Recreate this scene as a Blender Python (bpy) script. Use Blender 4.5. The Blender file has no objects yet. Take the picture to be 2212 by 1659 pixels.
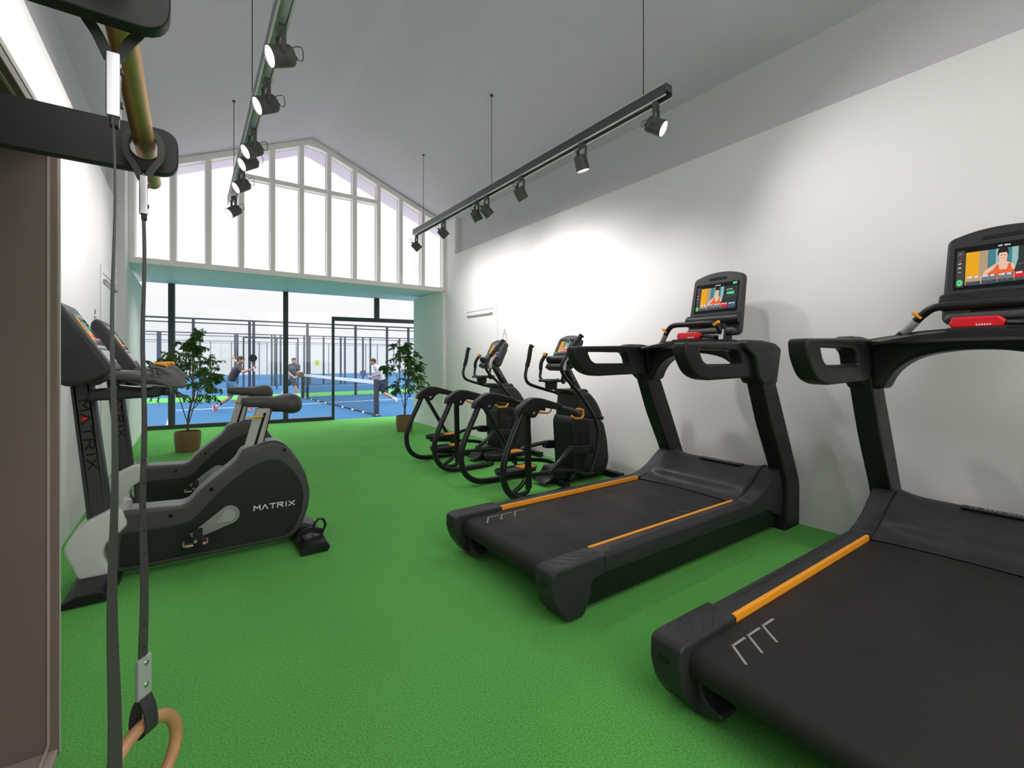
import bpy, bmesh, math, random
from mathutils import Vector, Matrix, Euler
random.seed(7)
PI = math.pi
R = math.radians
SC = bpy.context.scene
COL = SC.collection

# ------------------------------------------------------------------ camera
cam_d = bpy.data.cameras.new('camera')
cam_d.sensor_width = 36.0
cam_d.sensor_fit = 'HORIZONTAL'
cam_d.lens = 36.0 * 990.0 / 2212.0
cam_d.shift_y = -51.5 / 2212.0
cam_d.clip_start = 0.03
cam_d.clip_end = 400
cam = bpy.data.objects.new('camera', cam_d)
cam.location = (0, 0, 1.2)
cam.rotation_euler = (R(90), 0, -R(35.1858))
COL.objects.link(cam)
SC.camera = cam

# ------------------------------------------------------------------ view
SC.view_settings.view_transform = 'Standard'
SC.view_settings.look = 'None'
SC.view_settings.exposure = 0.06
SC.view_settings.gamma = 1.0
SC.view_settings.use_curve_mapping = False
SC.render.engine = 'CYCLES'
SC.cycles.use_denoising = True
try:
    SC.cycles.denoiser = 'OPENIMAGEDENOISE'
    SC.cycles.denoising_input_passes = 'RGB_ALBEDO_NORMAL'
except Exception:
    pass
SC.cycles.max_bounces = 10
SC.cycles.diffuse_bounces = 6
SC.cycles.glossy_bounces = 4
SC.cycles.transmission_bounces = 8
SC.cycles.transparent_max_bounces = 24
SC.cycles.sample_clamp_indirect = 6.0
SC.cycles.caustics_reflective = False
SC.cycles.caustics_refractive = False

# ------------------------------------------------------------------ world: bright overcast daylight
W = bpy.data.worlds.new('overcast_sky')
SC.world = W
W.use_nodes = True
nt = W.node_tree
nt.nodes.clear()
wo = nt.nodes.new('ShaderNodeOutputWorld')
bg = nt.nodes.new('ShaderNodeBackground')
tc = nt.nodes.new('ShaderNodeTexCoord')
sep = nt.nodes.new('ShaderNodeSeparateXYZ')
ramp = nt.nodes.new('ShaderNodeValToRGB')
noi = nt.nodes.new('ShaderNodeTexNoise')
noi.inputs['Scale'].default_value = 2.2
mixn = nt.nodes.new('ShaderNodeMath'); mixn.operation = 'MULTIPLY_ADD'
mixn.inputs[1].default_value = 0.10
nt.links.new(tc.outputs['Generated'], sep.inputs[0])
nt.links.new(tc.outputs['Generated'], noi.inputs['Vector'])
nt.links.new(noi.outputs['Fac'], mixn.inputs[0])
nt.links.new(sep.outputs['Z'], mixn.inputs[2])
nt.links.new(mixn.outputs[0], ramp.inputs['Fac'])
cr = ramp.color_ramp
cr.elements[0].position = 0.03; cr.elements[0].color = (0.84, 0.845, 0.88, 1)
cr.elements[1].position = 1.0; cr.elements[1].color = (3.4, 3.4, 3.45, 1)
e2 = cr.elements.new(0.16); e2.color = (0.92, 0.92, 0.94, 1)
e3 = cr.elements.new(0.36); e3.color = (0.98, 0.98, 0.99, 1)
e4 = cr.elements.new(0.50); e4.color = (2.1, 2.1, 2.12, 1)
nt.links.new(ramp.outputs['Color'], bg.inputs['Color'])
bg.inputs['Strength'].default_value = 1.05
nt.links.new(bg.outputs[0], wo.inputs['Surface'])


def area_light(name, loc, rot, sx, sy, power, col=(1, 1, 1)):
    d = bpy.data.lights.new(name, 'AREA')
    d.shape = 'RECTANGLE'; d.size = sx; d.size_y = sy; d.energy = power; d.color = col
    o = bpy.data.objects.new(name, d); o.location = loc; o.rotation_euler = rot
    COL.objects.link(o)
    return o


# two added fill lights, unseen behind the camera, to brighten the room softly
area_light('rear_ceiling_fill', (.9, -1.6, 3.45), (0, 0, 0), 2.4, 3.4, 80, (1.0, 0.955, 0.955))
area_light('rear_wall_fill', (1.2, -3.7, 2.3), (R(100), 0, 0), 3.8, 2.4, 50, (1.0, 0.955, 0.97))

# ------------------------------------------------------------------ materials
MATS = {}


def nd(t, kind, **kw):
    n = t.nodes.new(kind)
    for k, v in kw.items():
        setattr(n, k, v)
    return n


def mat(name, col, rough=0.5, metal=0.0, spec=0.5, var=0.0, vscale=20.0, bump=0.0, bscale=200.0, coat=0.0, emit=None, estr=1.0, alpha=None, rvar=0.0):
    if name in MATS:
        return MATS[name]
    m = bpy.data.materials.new(name); m.use_nodes = True
    t = m.node_tree
    b = t.nodes['Principled BSDF']
    b.inputs['Base Color'].default_value = (*col, 1)
    b.inputs['Roughness'].default_value = rough
    b.inputs['Metallic'].default_value = metal
    b.inputs['Specular IOR Level'].default_value = spec
    if coat:
        b.inputs['Coat Weight'].default_value = coat
        b.inputs['Coat Roughness'].default_value = 0.15
    if emit:
        b.inputs['Emission Color'].default_value = (*emit, 1)
        b.inputs['Emission Strength'].default_value = estr
    tcn = None
    if var or bump or rvar:
        tcn = nd(t, 'ShaderNodeTexCoord')
    if var or rvar:
        n = nd(t, 'ShaderNodeTexNoise'); n.inputs['Scale'].default_value = vscale; n.inputs['Detail'].default_value = 4
        t.links.new(tcn.outputs['Object'], n.inputs['Vector'])
    if var:
        mx = nd(t, 'ShaderNodeMix', data_type='RGBA')
        lo = tuple(c * (1 - var) for c in col); hi = tuple(min(1, c * (1 + var)) for c in col)
        mx.inputs[6].default_value = (*lo, 1); mx.inputs[7].default_value = (*hi, 1)
        t.links.new(n.outputs['Fac'], mx.inputs[0])
        t.links.new(mx.outputs[2], b.inputs['Base Color'])
    if rvar:
        mr = nd(t, 'ShaderNodeMapRange')
        mr.inputs['To Min'].default_value = max(0, rough - rvar); mr.inputs['To Max'].default_value = min(1, rough + rvar)
        mr.inputs['From Min'].default_value = 0.3; mr.inputs['From Max'].default_value = 0.7
        t.links.new(n.outputs['Fac'], mr.inputs['Value'])
        t.links.new(mr.outputs[0], b.inputs['Roughness'])
    if bump:
        n2 = nd(t, 'ShaderNodeTexNoise'); n2.inputs['Scale'].default_value = bscale; n2.inputs['Detail'].default_value = 3
        t.links.new(tcn.outputs['Object'], n2.inputs['Vector'])
        bp = nd(t, 'ShaderNodeBump'); bp.inputs['Strength'].default_value = bump; bp.inputs['Distance'].default_value = 0.002
        t.links.new(n2.outputs['Fac'], bp.inputs['Height'])
        t.links.new(bp.outputs[0], b.inputs['Normal'])
    MATS[name] = m
    return m


def glow(name, col, s=1.0):
    if name in MATS:
        return MATS[name]
    m = bpy.data.materials.new(name); m.use_nodes = True
    t = m.node_tree; t.nodes.clear()
    o = nd(t, 'ShaderNodeOutputMaterial'); e = nd(t, 'ShaderNodeEmission')
    e.inputs['Color'].default_value = (*col, 1); e.inputs['Strength'].default_value = s
    t.links.new(e.outputs[0], o.inputs[0])
    MATS[name] = m
    return m


def glass(name, tint=(1, 1, 1), refl=0.06, rough=0.02):
    if name in MATS:
        return MATS[name]
    m = bpy.data.materials.new(name); m.use_nodes = True
    t = m.node_tree; t.nodes.clear()
    o = nd(t, 'ShaderNodeOutputMaterial')
    tr = nd(t, 'ShaderNodeBsdfTransparent'); tr.inputs[0].default_value = (*tint, 1)
    gl = nd(t, 'ShaderNodeBsdfGlossy'); gl.inputs['Roughness'].default_value = rough
    fr = nd(t, 'ShaderNodeLayerWeight'); fr.inputs['Blend'].default_value = 0.25
    ml = nd(t, 'ShaderNodeMath', operation='MULTIPLY_ADD'); ml.inputs[1].default_value = 0.35; ml.inputs[2].default_value = refl * 0.4
    mx = nd(t, 'ShaderNodeMixShader')
    t.links.new(fr.outputs['Fresnel'], ml.inputs[0])
    t.links.new(ml.outputs[0], mx.inputs[0]); t.links.new(tr.outputs[0], mx.inputs[1]); t.links.new(gl.outputs[0], mx.inputs[2])
    t.links.new(mx.outputs[0], o.inputs[0])
    MATS[name] = m
    return m


def mat_wall(name, col, stain=0.03):
    m = mat(name, col, 0.75, spec=0.25)
    t = m.node_tree; b = t.nodes['Principled BSDF']
    tcn = nd(t, 'ShaderNodeTexCoord')
    n = nd(t, 'ShaderNodeTexNoise'); n.inputs['Scale'].default_value = 1.3; n.inputs['Detail'].default_value = 5
    t.links.new(tcn.outputs['Object'], n.inputs['Vector'])
    mx = nd(t, 'ShaderNodeMix', data_type='RGBA')
    mx.inputs[6].default_value = (*[c * (1 - stain) for c in col], 1); mx.inputs[7].default_value = (*[min(1, c * (1 + stain)) for c in col], 1)
    t.links.new(n.outputs['Fac'], mx.inputs[0]); t.links.new(mx.outputs[2], b.inputs['Base Color'])
    n2 = nd(t, 'ShaderNodeTexNoise'); n2.inputs['Scale'].default_value = 90; n2.inputs['Detail'].default_value = 4
    t.links.new(tcn.outputs['Object'], n2.inputs['Vector'])
    bp = nd(t, 'ShaderNodeBump'); bp.inputs['Strength'].default_value = 0.12; bp.inputs['Distance'].default_value = 0.003
    t.links.new(n2.outputs['Fac'], bp.inputs['Height']); t.links.new(bp.outputs[0], b.inputs['Normal'])
    return m


def mat_ceiling():
    m = mat_wall('ceiling_grey_paint', (0.63, 0.58, 0.675), 0.04)
    t = m.node_tree; b = t.nodes['Principled BSDF']
    tcn = nd(t, 'ShaderNodeTexCoord'); mp = nd(t, 'ShaderNodeMapping'); mp.inputs['Scale'].default_value = (1.2, 5.0, 1.2)
    n = nd(t, 'ShaderNodeTexNoise'); n.inputs['Scale'].default_value = 1.6; n.inputs['Detail'].default_value = 3
    t.links.new(tcn.outputs['Object'], mp.inputs[0]); t.links.new(mp.outputs[0], n.inputs['Vector'])
    bp = nd(t, 'ShaderNodeBump'); bp.inputs['Strength'].default_value = 0.35; bp.inputs['Distance'].default_value = 0.03
    t.links.new(n.outputs['Fac'], bp.inputs['Height']); t.links.new(bp.outputs[0], b.inputs['Normal'])
    return m


def mat_turf(name, base, dark):
    m = mat(name, base, 0.9, spec=0.15)
    t = m.node_tree; b = t.nodes['Principled BSDF']
    tcn = nd(t, 'ShaderNodeTexCoord')
    n = nd(t, 'ShaderNodeTexNoise'); n.inputs['Scale'].default_value = 150; n.inputs['Detail'].default_value = 4; n.inputs['Roughness'].default_value = 0.7
    n3 = nd(t, 'ShaderNodeTexNoise'); n3.inputs['Scale'].default_value = 1.4; n3.inputs['Detail'].default_value = 3
    t.links.new(tcn.outputs['Object'], n.inputs['Vector']); t.links.new(tcn.outputs['Object'], n3.inputs['Vector'])
    rp = nd(t, 'ShaderNodeValToRGB')
    rp.color_ramp.elements[0].position = 0.38; rp.color_ramp.elements[0].color = (*dark, 1)
    rp.color_ramp.elements[1].position = 0.58; rp.color_ramp.elements[1].color = (*base, 1)
    t.links.new(n.outputs['Fac'], rp.inputs['Fac'])
    mx = nd(t, 'ShaderNodeMix', data_type='RGBA', blend_type='MULTIPLY'); mx.inputs[0].default_value = 1.0
    r2 = nd(t, 'ShaderNodeValToRGB')
    r2.color_ramp.elements[0].position = 0.3; r2.color_ramp.elements[0].color = (0.88, 0.9, 0.88, 1)
    r2.color_ramp.elements[1].position = 0.7; r2.color_ramp.elements[1].color = (1.05, 1.05, 1.05, 1)
    t.links.new(n3.outputs['Fac'], r2.inputs['Fac'])
    t.links.new(rp.outputs['Color'], mx.inputs[6]); t.links.new(r2.outputs['Color'], mx.inputs[7])
    t.links.new(mx.outputs[2], b.inputs['Base Color'])
    bp = nd(t, 'ShaderNodeBump'); bp.inputs['Strength'].default_value = 0.8; bp.inputs['Distance'].default_value = 0.008
    t.links.new(n.outputs['Fac'], bp.inputs['Height']); t.links.new(bp.outputs[0], b.inputs['Normal'])
    b.inputs['Sheen Weight'].default_value = 0.2
    b.inputs['Sheen Tint'].default_value = (0.5, 1.0, 0.4, 1)
    return m


M_WALL = mat_wall('white_wall_paint', (0.835, 0.81, 0.815))
M_TRIM = mat('white_painted_timber', (0.88, 0.84, 0.84), 0.5, spec=0.4)
M_CEIL = mat_ceiling()
M_BAND = mat_wall('grey_band_paint', (0.60, 0.575, 0.605), 0.04)
M_TURF = mat_turf('green_turf', (0.15, 0.56, 0.11), (0.068, 0.31, 0.048))
M_COURT = mat('blue_court_surface', (0.026, 0.115, 0.25), 0.8, spec=0.15, var=0.12, vscale=3.0, bump=0.2, bscale=300)
M_LINE = mat('white_line_paint', (0.75, 0.8, 0.88), 0.7)
M_BLK = mat('black_satin_plastic', (0.010, 0.010, 0.0105), 0.42, spec=0.38, bump=0.08, bscale=700, rvar=0.06, vscale=9)
M_BLK2 = mat('black_frame_paint', (0.008, 0.008, 0.009), 0.36, spec=0.40, rvar=0.05, vscale=12)
M_CHAR = mat('charcoal_plastic', (0.024, 0.024, 0.026), 0.48, spec=0.38, bump=0.08, bscale=600, rvar=0.08, vscale=8)
M_CHAR2 = mat('dark_charcoal_panel', (0.013, 0.016, 0.014), 0.46, spec=0.35, bump=0.05, bscale=600, rvar=0.05, vscale=6)
M_GREY = mat('warm_grey_plastic', (0.062, 0.060, 0.058), 0.48, spec=0.4, bump=0.06, bscale=600)
M_RUB = mat('black_rubber', (0.012, 0.012, 0.012), 0.75, spec=0.25)
M_BELT = mat('running_belt_rubber', (0.018, 0.0165, 0.0155), 0.58, spec=0.28, var=0.35, vscale=2.5, bump=0.25, bscale=900, rvar=0.12)
M_SAD = mat('saddle_vinyl', (0.055, 0.053, 0.054), 0.5, spec=0.4, bump=0.1, bscale=500)
M_ORG = mat('orange_plastic', (0.95, 0.36, 0.02), 0.4, spec=0.4)
M_YEL = mat('yellow_plastic', (0.80, 0.50, 0.05), 0.45)
M_RED = mat('red_plastic', (0.75, 0.008, 0.02), 0.35)
M_SILV = mat('silver_grey_plastic', (0.42, 0.42, 0.41), 0.38, spec=0.5)
M_PALE = mat('pale_grey_shroud', (0.66, 0.66, 0.65), 0.45, spec=0.4, var=0.03)
M_ALU = mat('brushed_aluminium', (0.62, 0.62, 0.63), 0.28, metal=1.0)
M_CHROME = mat('polished_track_metal', (0.55, 0.57, 0.60), 0.18, metal=1.0)
M_TRACK = mat('anthracite_track_paint', (0.09, 0.09, 0.10), 0.35, metal=0.3)
M_BRASS = mat('brushed_brass', (0.70, 0.42, 0.15), 0.42, metal=1.0, bump=0.1, bscale=300)
M_LAMP = mat('lamp_housing_grey', (0.075, 0.075, 0.07), 0.5, spec=0.4)
M_LENS = glow('lamp_lens_glow', (1.0, 0.97, 0.92), 14.0)
M_DGRN = mat('black_green_arm_lacquer', (0.014, 0.016, 0.014), 0.42, spec=0.3, bump=0.03)
M_BROWN = mat('brown_cabinet_board', (0.20, 0.145, 0.128), 0.5, spec=0.35, var=0.12, vscale=3)
M_BROWN2 = mat('pale_brown_edge', (0.42, 0.34, 0.30), 0.5)
M_WOOD = mat('birch_ring_wood', (0.52, 0.27, 0.13), 0.4, var=0.2, vscale=25)
M_STRAP = mat('grey_strap_rubber', (0.05, 0.046, 0.045), 0.6)
M_POT = mat('brown_ceramic_pot', (0.22, 0.11, 0.05), 0.45, var=0.15, vscale=14)
M_SOIL = mat('potting_soil', (0.03, 0.02, 0.014), 0.95)
M_BARK = mat('ficus_bark', (0.14, 0.09, 0.06), 0.85, var=0.3, vscale=40)
M_LEAF = mat('ficus_leaf', (0.075, 0.20, 0.035), 0.4, spec=0.5, var=0.6, vscale=6)
M_STEEL = mat('dark_facade_steel', (0.040, 0.047, 0.062), 0.45, spec=0.4)
M_CAGE = mat('blue_grey_cage_steel', (0.045, 0.058, 0.085), 0.5)
M_NET = mat('black_net_cord', (0.01, 0.02, 0.03), 0.8)
M_TAPE = mat('white_net_tape', (0.7, 0.72, 0.75), 0.7)
M_GLASS = glass('clear_window_glass', (1, 1, 1), 0.05)
M_GLASS2 = glass('court_wall_glass', (0.975, 0.985, 0.99), 0.02)
M_SCRBLK = mat('screen_black', (0.004, 0.004, 0.005), 0.15, spec=0.5)
M_WHITE = mat('white_lettering', (0.75, 0.75, 0.73), 0.5)
M_GREYTXT = mat('grey_lettering', (0.30, 0.29, 0.28), 0.55)
M_STICK = mat('white_sticker', (0.75, 0.75, 0.75), 0.5)


# ------------------------------------------------------------------ mesh helpers
class MB:
    def __init__(self):
        self.v = []; self.f = []; self.m = []

    def add(self, vs, fs, mi=0, mx=None):
        o = len(self.v)
        for p in vs:
            p = Vector(p)
            if mx is not None:
                p = mx @ p
            self.v.append(tuple(p))
        for f in fs:
            self.f.append([i + o for i in f]); self.m.append(mi)
        return self

    def box(self, c, s, mi=0, rot=None, bev=0.0, seg=2):
        bm = bmesh.new(); bmesh.ops.create_cube(bm, size=1.0)
        for v in bm.verts:
            v.co = Vector((v.co.x * s[0], v.co.y * s[1], v.co.z * s[2]))
        if bev > 0:
            bmesh.ops.bevel(bm, geom=bm.edges[:], offset=min(bev, min(s) * 0.45), segments=seg, affect='EDGES', profile=0.5)
        M = Matrix.Translation(c)
        if rot is not None:
            M = M @ (rot.to_matrix().to_4x4() if isinstance(rot, Euler) else rot.to_4x4() if isinstance(rot, Matrix) else Euler(rot).to_matrix().to_4x4())
        bm.verts.index_update()
        self.add([v.co for v in bm.verts], [[v.index for v in f.verts] for f in bm.faces], mi, M)
        bm.free(); return self

    def bb(self, lo, hi, mi=0, bev=0.0, seg=2):
        return self.box([(a + b) / 2 for a, b in zip(lo, hi)], [abs(b - a) for a, b in zip(lo, hi)], mi, None, bev, seg)

    def tube(self, pts, r, n=12, mi=0, closed=False, cap=True, sq=None):
        """round (or sq=(w,h) rectangular) tube along points; r scalar or list"""
        P = [Vector(p) for p in pts]; N = len(P)
        rs = r if isinstance(r, (list, tuple)) else [r] * N
        T = []
        for i in range(N):
            if closed:
                t = (P[(i + 1) % N] - P[i - 1])
            elif i == 0:
                t = P[1] - P[0]
            elif i == N - 1:
                t = P[-1] - P[-2]
            else:
                t = (P[i + 1] - P[i]).normalized() + (P[i] - P[i - 1]).normalized()
            T.append(t.normalized())
        up = Vector((0, 0, 1)) if abs(T[0].z) < 0.9 else Vector((0, 1, 0))
        nx = T[0].cross(up).normalized()
        vs = []; fs = []
        for i in range(N):
            nx = (nx - T[i] * nx.dot(T[i])).normalized()
            ny = T[i].cross(nx).normalized()
            for k in range(n):
                a = 2 * PI * k / n
                if sq:
                    ca, sa = math.cos(a), math.sin(a)
                    e = 0.35
                    x = math.copysign(abs(ca) ** e, ca) * sq[0] * rs[i]; y = math.copysign(abs(sa) ** e, sa) * sq[1] * rs[i]
                    vs.append(P[i] + nx * x + ny * y)
                else:
                    vs.append(P[i] + (nx * math.cos(a) + ny * math.sin(a)) * rs[i])
        L = N if closed else N - 1
        for i in range(L):
            j = (i + 1) % N
            for k in range(n):
                l = (k + 1) % n
                fs.append([i * n + k, i * n + l, j * n + l, j * n + k])
        if cap and not closed:
            fs.append(list(range(n))[::-1]); fs.append([(N - 1) * n + k for k in range(n)])
        return self.add(vs, fs, mi)

    def lathe(self, prof, n=32, mi=0, mx=None, cap=True):
        vs = []; fs = []
        for r, z in prof:
            for k in range(n):
                a = 2 * PI * k / n
                vs.append((r * math.cos(a), r * math.sin(a), z))
        for i in range(len(prof) - 1):
            for k in range(n):
                l = (k + 1) % n
                fs.append([i * n + k, i * n + l, (i + 1) * n + l, (i + 1) * n + k])
        if cap:
            fs.append(list(range(n))[::-1]); fs.append([(len(prof) - 1) * n + k for k in range(n)])
        return self.add(vs, fs, mi, mx)

    def loft(self, secs, mi=0, cap=True, closed=True):
        n = len(secs[0]); vs = [p for s in secs for p in s]; fs = []
        for i in range(len(secs) - 1):
            for k in range(n if closed else n - 1):
                l = (k + 1) % n
                fs.append([i * n + k, i * n + l, (i + 1) * n + l, (i + 1) * n + k])
        if cap and closed:
            fs.append(list(range(n))[::-1]); fs.append([(len(secs) - 1) * n + k for k in range(n)])
        return self.add(vs, fs, mi)

    def ball(self, c, r, mi=0, u=16, v=10, rot=None):
        r = r if isinstance(r, (list, tuple)) else (r, r, r)
        bm = bmesh.new(); bmesh.ops.create_uvsphere(bm, u_segments=u, v_segments=v, radius=1)
        M = Matrix.Translation(c)
        if rot is not None:
            M = M @ Euler(rot).to_matrix().to_4x4()
        M = M @ Matrix.Diagonal((*r, 1))
        bm.verts.index_update()
        self.add([x.co for x in bm.verts], [[x.index for x in f.verts] for f in bm.faces], mi, M)
        bm.free(); return self

    def plate(self, outer, thick, bev=0.0, holes=(), plane='xz', off=0.0, mi=0, mx=None, res=2):
        """filled outline with thickness centred on off; plane xz -> thickness on y; yz -> on x; xy -> on z"""
        cu = bpy.data.curves.new('tmp', 'CURVE'); cu.dimensions = '2D'; cu.fill_mode = 'BOTH'
        bev = min(bev, thick * 0.49)
        cu.extrude = thick / 2 - bev; cu.bevel_depth = bev; cu.bevel_resolution = res; cu.offset = -bev
        for ring in [outer] + list(holes):
            s = cu.splines.new('POLY'); s.points.add(len(ring) - 1)
            for p, q in zip(s.points, ring):
                p.co = (q[0], q[1], 0, 1)
            s.use_cyclic_u = True
        ob = bpy.data.objects.new('tmp', cu); COL.objects.link(ob)
        dg = bpy.context.evaluated_depsgraph_get()
        me = bpy.data.meshes.new_from_object(ob.evaluated_get(dg))
        vs = []
        for v in me.vertices:
            a, b, c = v.co
            if plane == 'xz':
                p = (a, off - c, b)
            elif plane == 'yz':
                p = (off + c, a, b)
            else:
                p = (a, b, off + c)
            vs.append(p)
        fs = [list(f.vertices) for f in me.polygons]
        bpy.data.objects.remove(ob); bpy.data.curves.remove(cu); bpy.data.meshes.remove(me)
        return self.add(vs, fs, mi, mx)

    def build(self, name, mats, parent=None, smooth=35, loc=None, rot=None):
        me = bpy.data.meshes.new(name)
        me.from_pydata(self.v, [], self.f)
        if not isinstance(mats, (list, tuple)):
            mats = [mats]
        for m in mats:
            me.materials.append(m)
        for i, p in enumerate(me.polygons):
            p.material_index = self.m[i]
        bm = bmesh.new(); bm.from_mesh(me)
        bmesh.ops.remove_doubles(bm, verts=bm.verts, dist=1e-5)
        bmesh.ops.recalc_face_normals(bm, faces=bm.faces)
        bm.to_mesh(me); bm.free()
        if smooth:
            me.polygons.foreach_set('use_smooth', [True] * len(me.polygons))
            me.set_sharp_from_angle(angle=R(smooth))
        o = bpy.data.objects.new(name, me); COL.objects.link(o)
        if smooth:
            wn = o.modifiers.new('weighted_normal', 'WEIGHTED_NORMAL'); wn.keep_sharp = True
        if parent is not None:
            o.parent = parent
        if loc is not None:
            o.location = loc
        if rot is not None:
            o.rotation_euler = rot
        return o


def rp(pts, r, n=4):
    """round the corners of a polygon; r scalar or per-point"""
    out = []; N = len(pts)
    for i, p in enumerate(pts):
        rr = r[i] if isinstance(r, (list, tuple)) else r
        a = Vector(pts[i - 1][:2]); b = Vector(p[:2]); c = Vector(pts[(i + 1) % N][:2])
        if rr <= 0:
            out.append(tuple(b)); continue
        d1 = (a - b); d2 = (c - b)
        k = min(rr, d1.length * 0.45, d2.length * 0.45)
        s = b + d1.normalized() * k; e = b + d2.normalized() * k
        for j in range(n + 1):
            t = j / n
            q = s * (1 - t) ** 2 + b * 2 * t * (1 - t) + e * t * t
            out.append(tuple(q))
    return out


def spl(pts, n=6, closed=False):
    """Catmull-Rom through points of any dimension"""
    P = [Vector(p) for p in pts]; N = len(P); out = []
    rng = range(N) if closed else range(N - 1)
    for i in rng:
        p0 = P[i - 1] if (closed or i > 0) else P[0] * 2 - P[1]
        p1 = P[i]; p2 = P[(i + 1) % N]
        p3 = P[(i + 2) % N] if (closed or i + 2 < N) else P[-1] * 2 - P[-2]
        for j in range(n):
            t = j / n
            out.append(0.5 * ((2 * p1) + (p2 - p0) * t + (2 * p0 - 5 * p1 + 4 * p2 - p3) * t * t + (3 * p1 - p0 - 3 * p2 + p3) * t ** 3))
    if not closed:
        out.append(P[-1])
    return out


def thing(name, label, cat, loc=(0, 0, 0), rz=0, group=None):
    o = bpy.data.objects.new(name, None); COL.objects.link(o)
    o.empty_display_size = 0.1
    o.location = loc; o.rotation_euler = (0, 0, rz)
    o['label'] = label; o['category'] = cat
    if group:
        o['group'] = group
    return o


def tag(o, label, cat, group=None):
    o['label'] = label; o['category'] = cat
    if group:
        o['group'] = group
    return o


def struct(o, label=None, cat=None):
    o['kind'] = 'structure'
    if label:
        o['label'] = label
    if cat:
        o['category'] = cat
    return o


def dup(root, loc, rz=None, label=None, group=None):
    def cp(o, par):
        c = o.copy(); COL.objects.link(c)
        if par is not None:
            c.parent = par
        for ch in o.children:
            cp(ch, c)
        return c
    r = cp(root, None)
    r.location = loc
    if rz is not None:
        r.rotation_euler = (0, 0, rz)
    if label:
        r['label'] = label
    if group:
        r['group'] = group
    return r


# ------------------------------------------------------------------ stroke lettering (flat raised strokes)
GL = {
    'M': [[(0, 0), (0, 1), (.5, .45), (1, 1), (1, 0)]],
    'A': [[(0, 0), (.5, 1), (1, 0)]],
    'T': [[(0, 1), (1, 1)], [(.5, 1), (.5, 0)]],
    'R': [[(0, 0), (0, 1), (.85, 1), (.95, .8), (.85, .55), (.1, .55)], [(.5, .5), (1, 0)]],
    'I': [[(.5, 0), (.5, 1)]],
    'X': [[(0, 0), (1, 1)], [(0, 1), (1, 0)]],
}


def lettering(mb, text, w, h, gap, sw, mx, thick=0.002, mi=0):
    """strokes laid out in local x (advance) / y (up), thin in z; mx places them"""
    x = 0.0
    for ch in text:
        cw = w * (0.35 if ch == 'I' else 1.0)
        for line in GL[ch]:
            for a, b in zip(line[:-1], line[1:]):
                A = Vector((x + a[0] * cw, a[1] * h, 0)); B = Vector((x + b[0] * cw, b[1] * h, 0))
                d = (B - A).normalized() * sw * 0.5; nrm = Vector((-d.y, d.x, 0))
                A2 = A - d * 0.6; B2 = B + d * 0.6
                q = [A2 - nrm, B2 - nrm, B2 + nrm, A2 + nrm]
                vs = [v.copy() for v in q] + [v + Vector((0, 0, thick)) for v in q]
                mb.add(vs, [[0, 1, 2, 3], [7, 6, 5, 4], [0, 4, 5, 1], [1, 5, 6, 2], [2, 6, 7, 3], [3, 7, 4, 0]], mi, mx)
        x += cw + gap
    return x

# ================================================================== THE ROOM
RX, LX, GY = 3.66, -0.668, 7.19          # wall planes, gable wall
FX0, FY0, FM = -0.634, 10.02, -0.1348    # skewed glass facade line


def fy(x):
    return FY0 + FM * (x - FX0)


def hexa(name, b, t, m, parent=None, smooth=0):
    mb = MB(); mb.add(list(b) + list(t), [[3, 2, 1, 0], [4, 5, 6, 7], [0, 1, 5, 4], [1, 2, 6, 5], [2, 3, 7, 6], [3, 0, 4, 7]])
    return mb.build(name, m, parent, smooth)


struct(hexa('floor', [(-.9, -4.1, -.3), (4.4, -4.1, -.3), (4.4, fy(4.4), -.3), (-.9, fy(-.9), -.3)],
            [(-.9, -4.1, 0), (4.4, -4.1, 0), (4.4, fy(4.4), 0), (-.9, fy(-.9), 0)], M_TURF), 'green artificial turf floor running through the gym', 'floor')


def wall(name, lo, hi, m=None, label=None, cat='wall'):
    o = MB().bb(lo, hi).build(name, m or M_WALL, None, 0)
    struct(o, label, cat)
    return o


wall('wall_right', (RX, -4, 0), (RX + .14, GY, 2.98), label='long white wall behind the treadmills')
wall('wall_right_upper', (RX + .076, -4, 2.98), (RX + .2, 6.85, 3.62), M_BAND, 'grey recessed band above the white wall by the treadmills')
wall('wall_right_pier', (RX, 6.85, 2.98), (RX + .2, GY + .12, 3.66), label='white pier closing the recess above the right wall')
wall('wall_right_far', (3.60, GY, 0), (3.80, 8.445, 2.40), label='white wall end beside the second potted tree')
wall('wall_left', (LX - .14, -4, 0), (LX, 6.85, 2.98), label='long white wall behind the exercise bikes')
wall('wall_left_upper', (LX - .2, -4, 2.98), (LX - .076, 6.85, 3.56), M_BAND, 'grey recessed band above the white wall by the bikes')
wall('wall_left_pier', (LX - .16, 6.85, 0), (-.60, GY + .12, 3.60), label='white pier at the far end of the bike wall')
wall('wall_left_far', (LX - .16, GY + .12, 0), (-.634, 10.0, 2.42), label='white wall return under the soffit, beside the glass facade')
wall('wall_back', (LX - .2, -4.15, 0), (RX + .2, -4, 4.5), label='white wall behind the viewer')

# sloping ceiling, continued outside as the roof overhang
c = MB()
prof = [(-.88, 3.442), (1.46, 4.448), (1.58, 4.425), (3.88, 3.512)]
vs = []
for y in (-4.15, 7.86):
    for x, z in prof: vs.append((x, y, z))
    for x, z in prof: vs.append((x, y, z + .10))
fs = []
for i in range(3):
    fs += [[i, i + 1, 9 + i, 8 + i], [4 + i, 12 + i, 13 + i, 5 + i], [i, 4 + i, 5 + i, i + 1], [8 + i, 9 + i, 13 + i, 12 + i]]
fs += [[0, 8, 12, 4], [3, 7, 15, 11]]
c.add(vs, fs)
struct(c.build('ceiling', M_CEIL, None, 0), 'grey pitched ceiling with a ridge strip', 'ceiling')

# gable window
COSY, SINY = math.cos(R(35.1858)), math.sin(R(35.1858))


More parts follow.
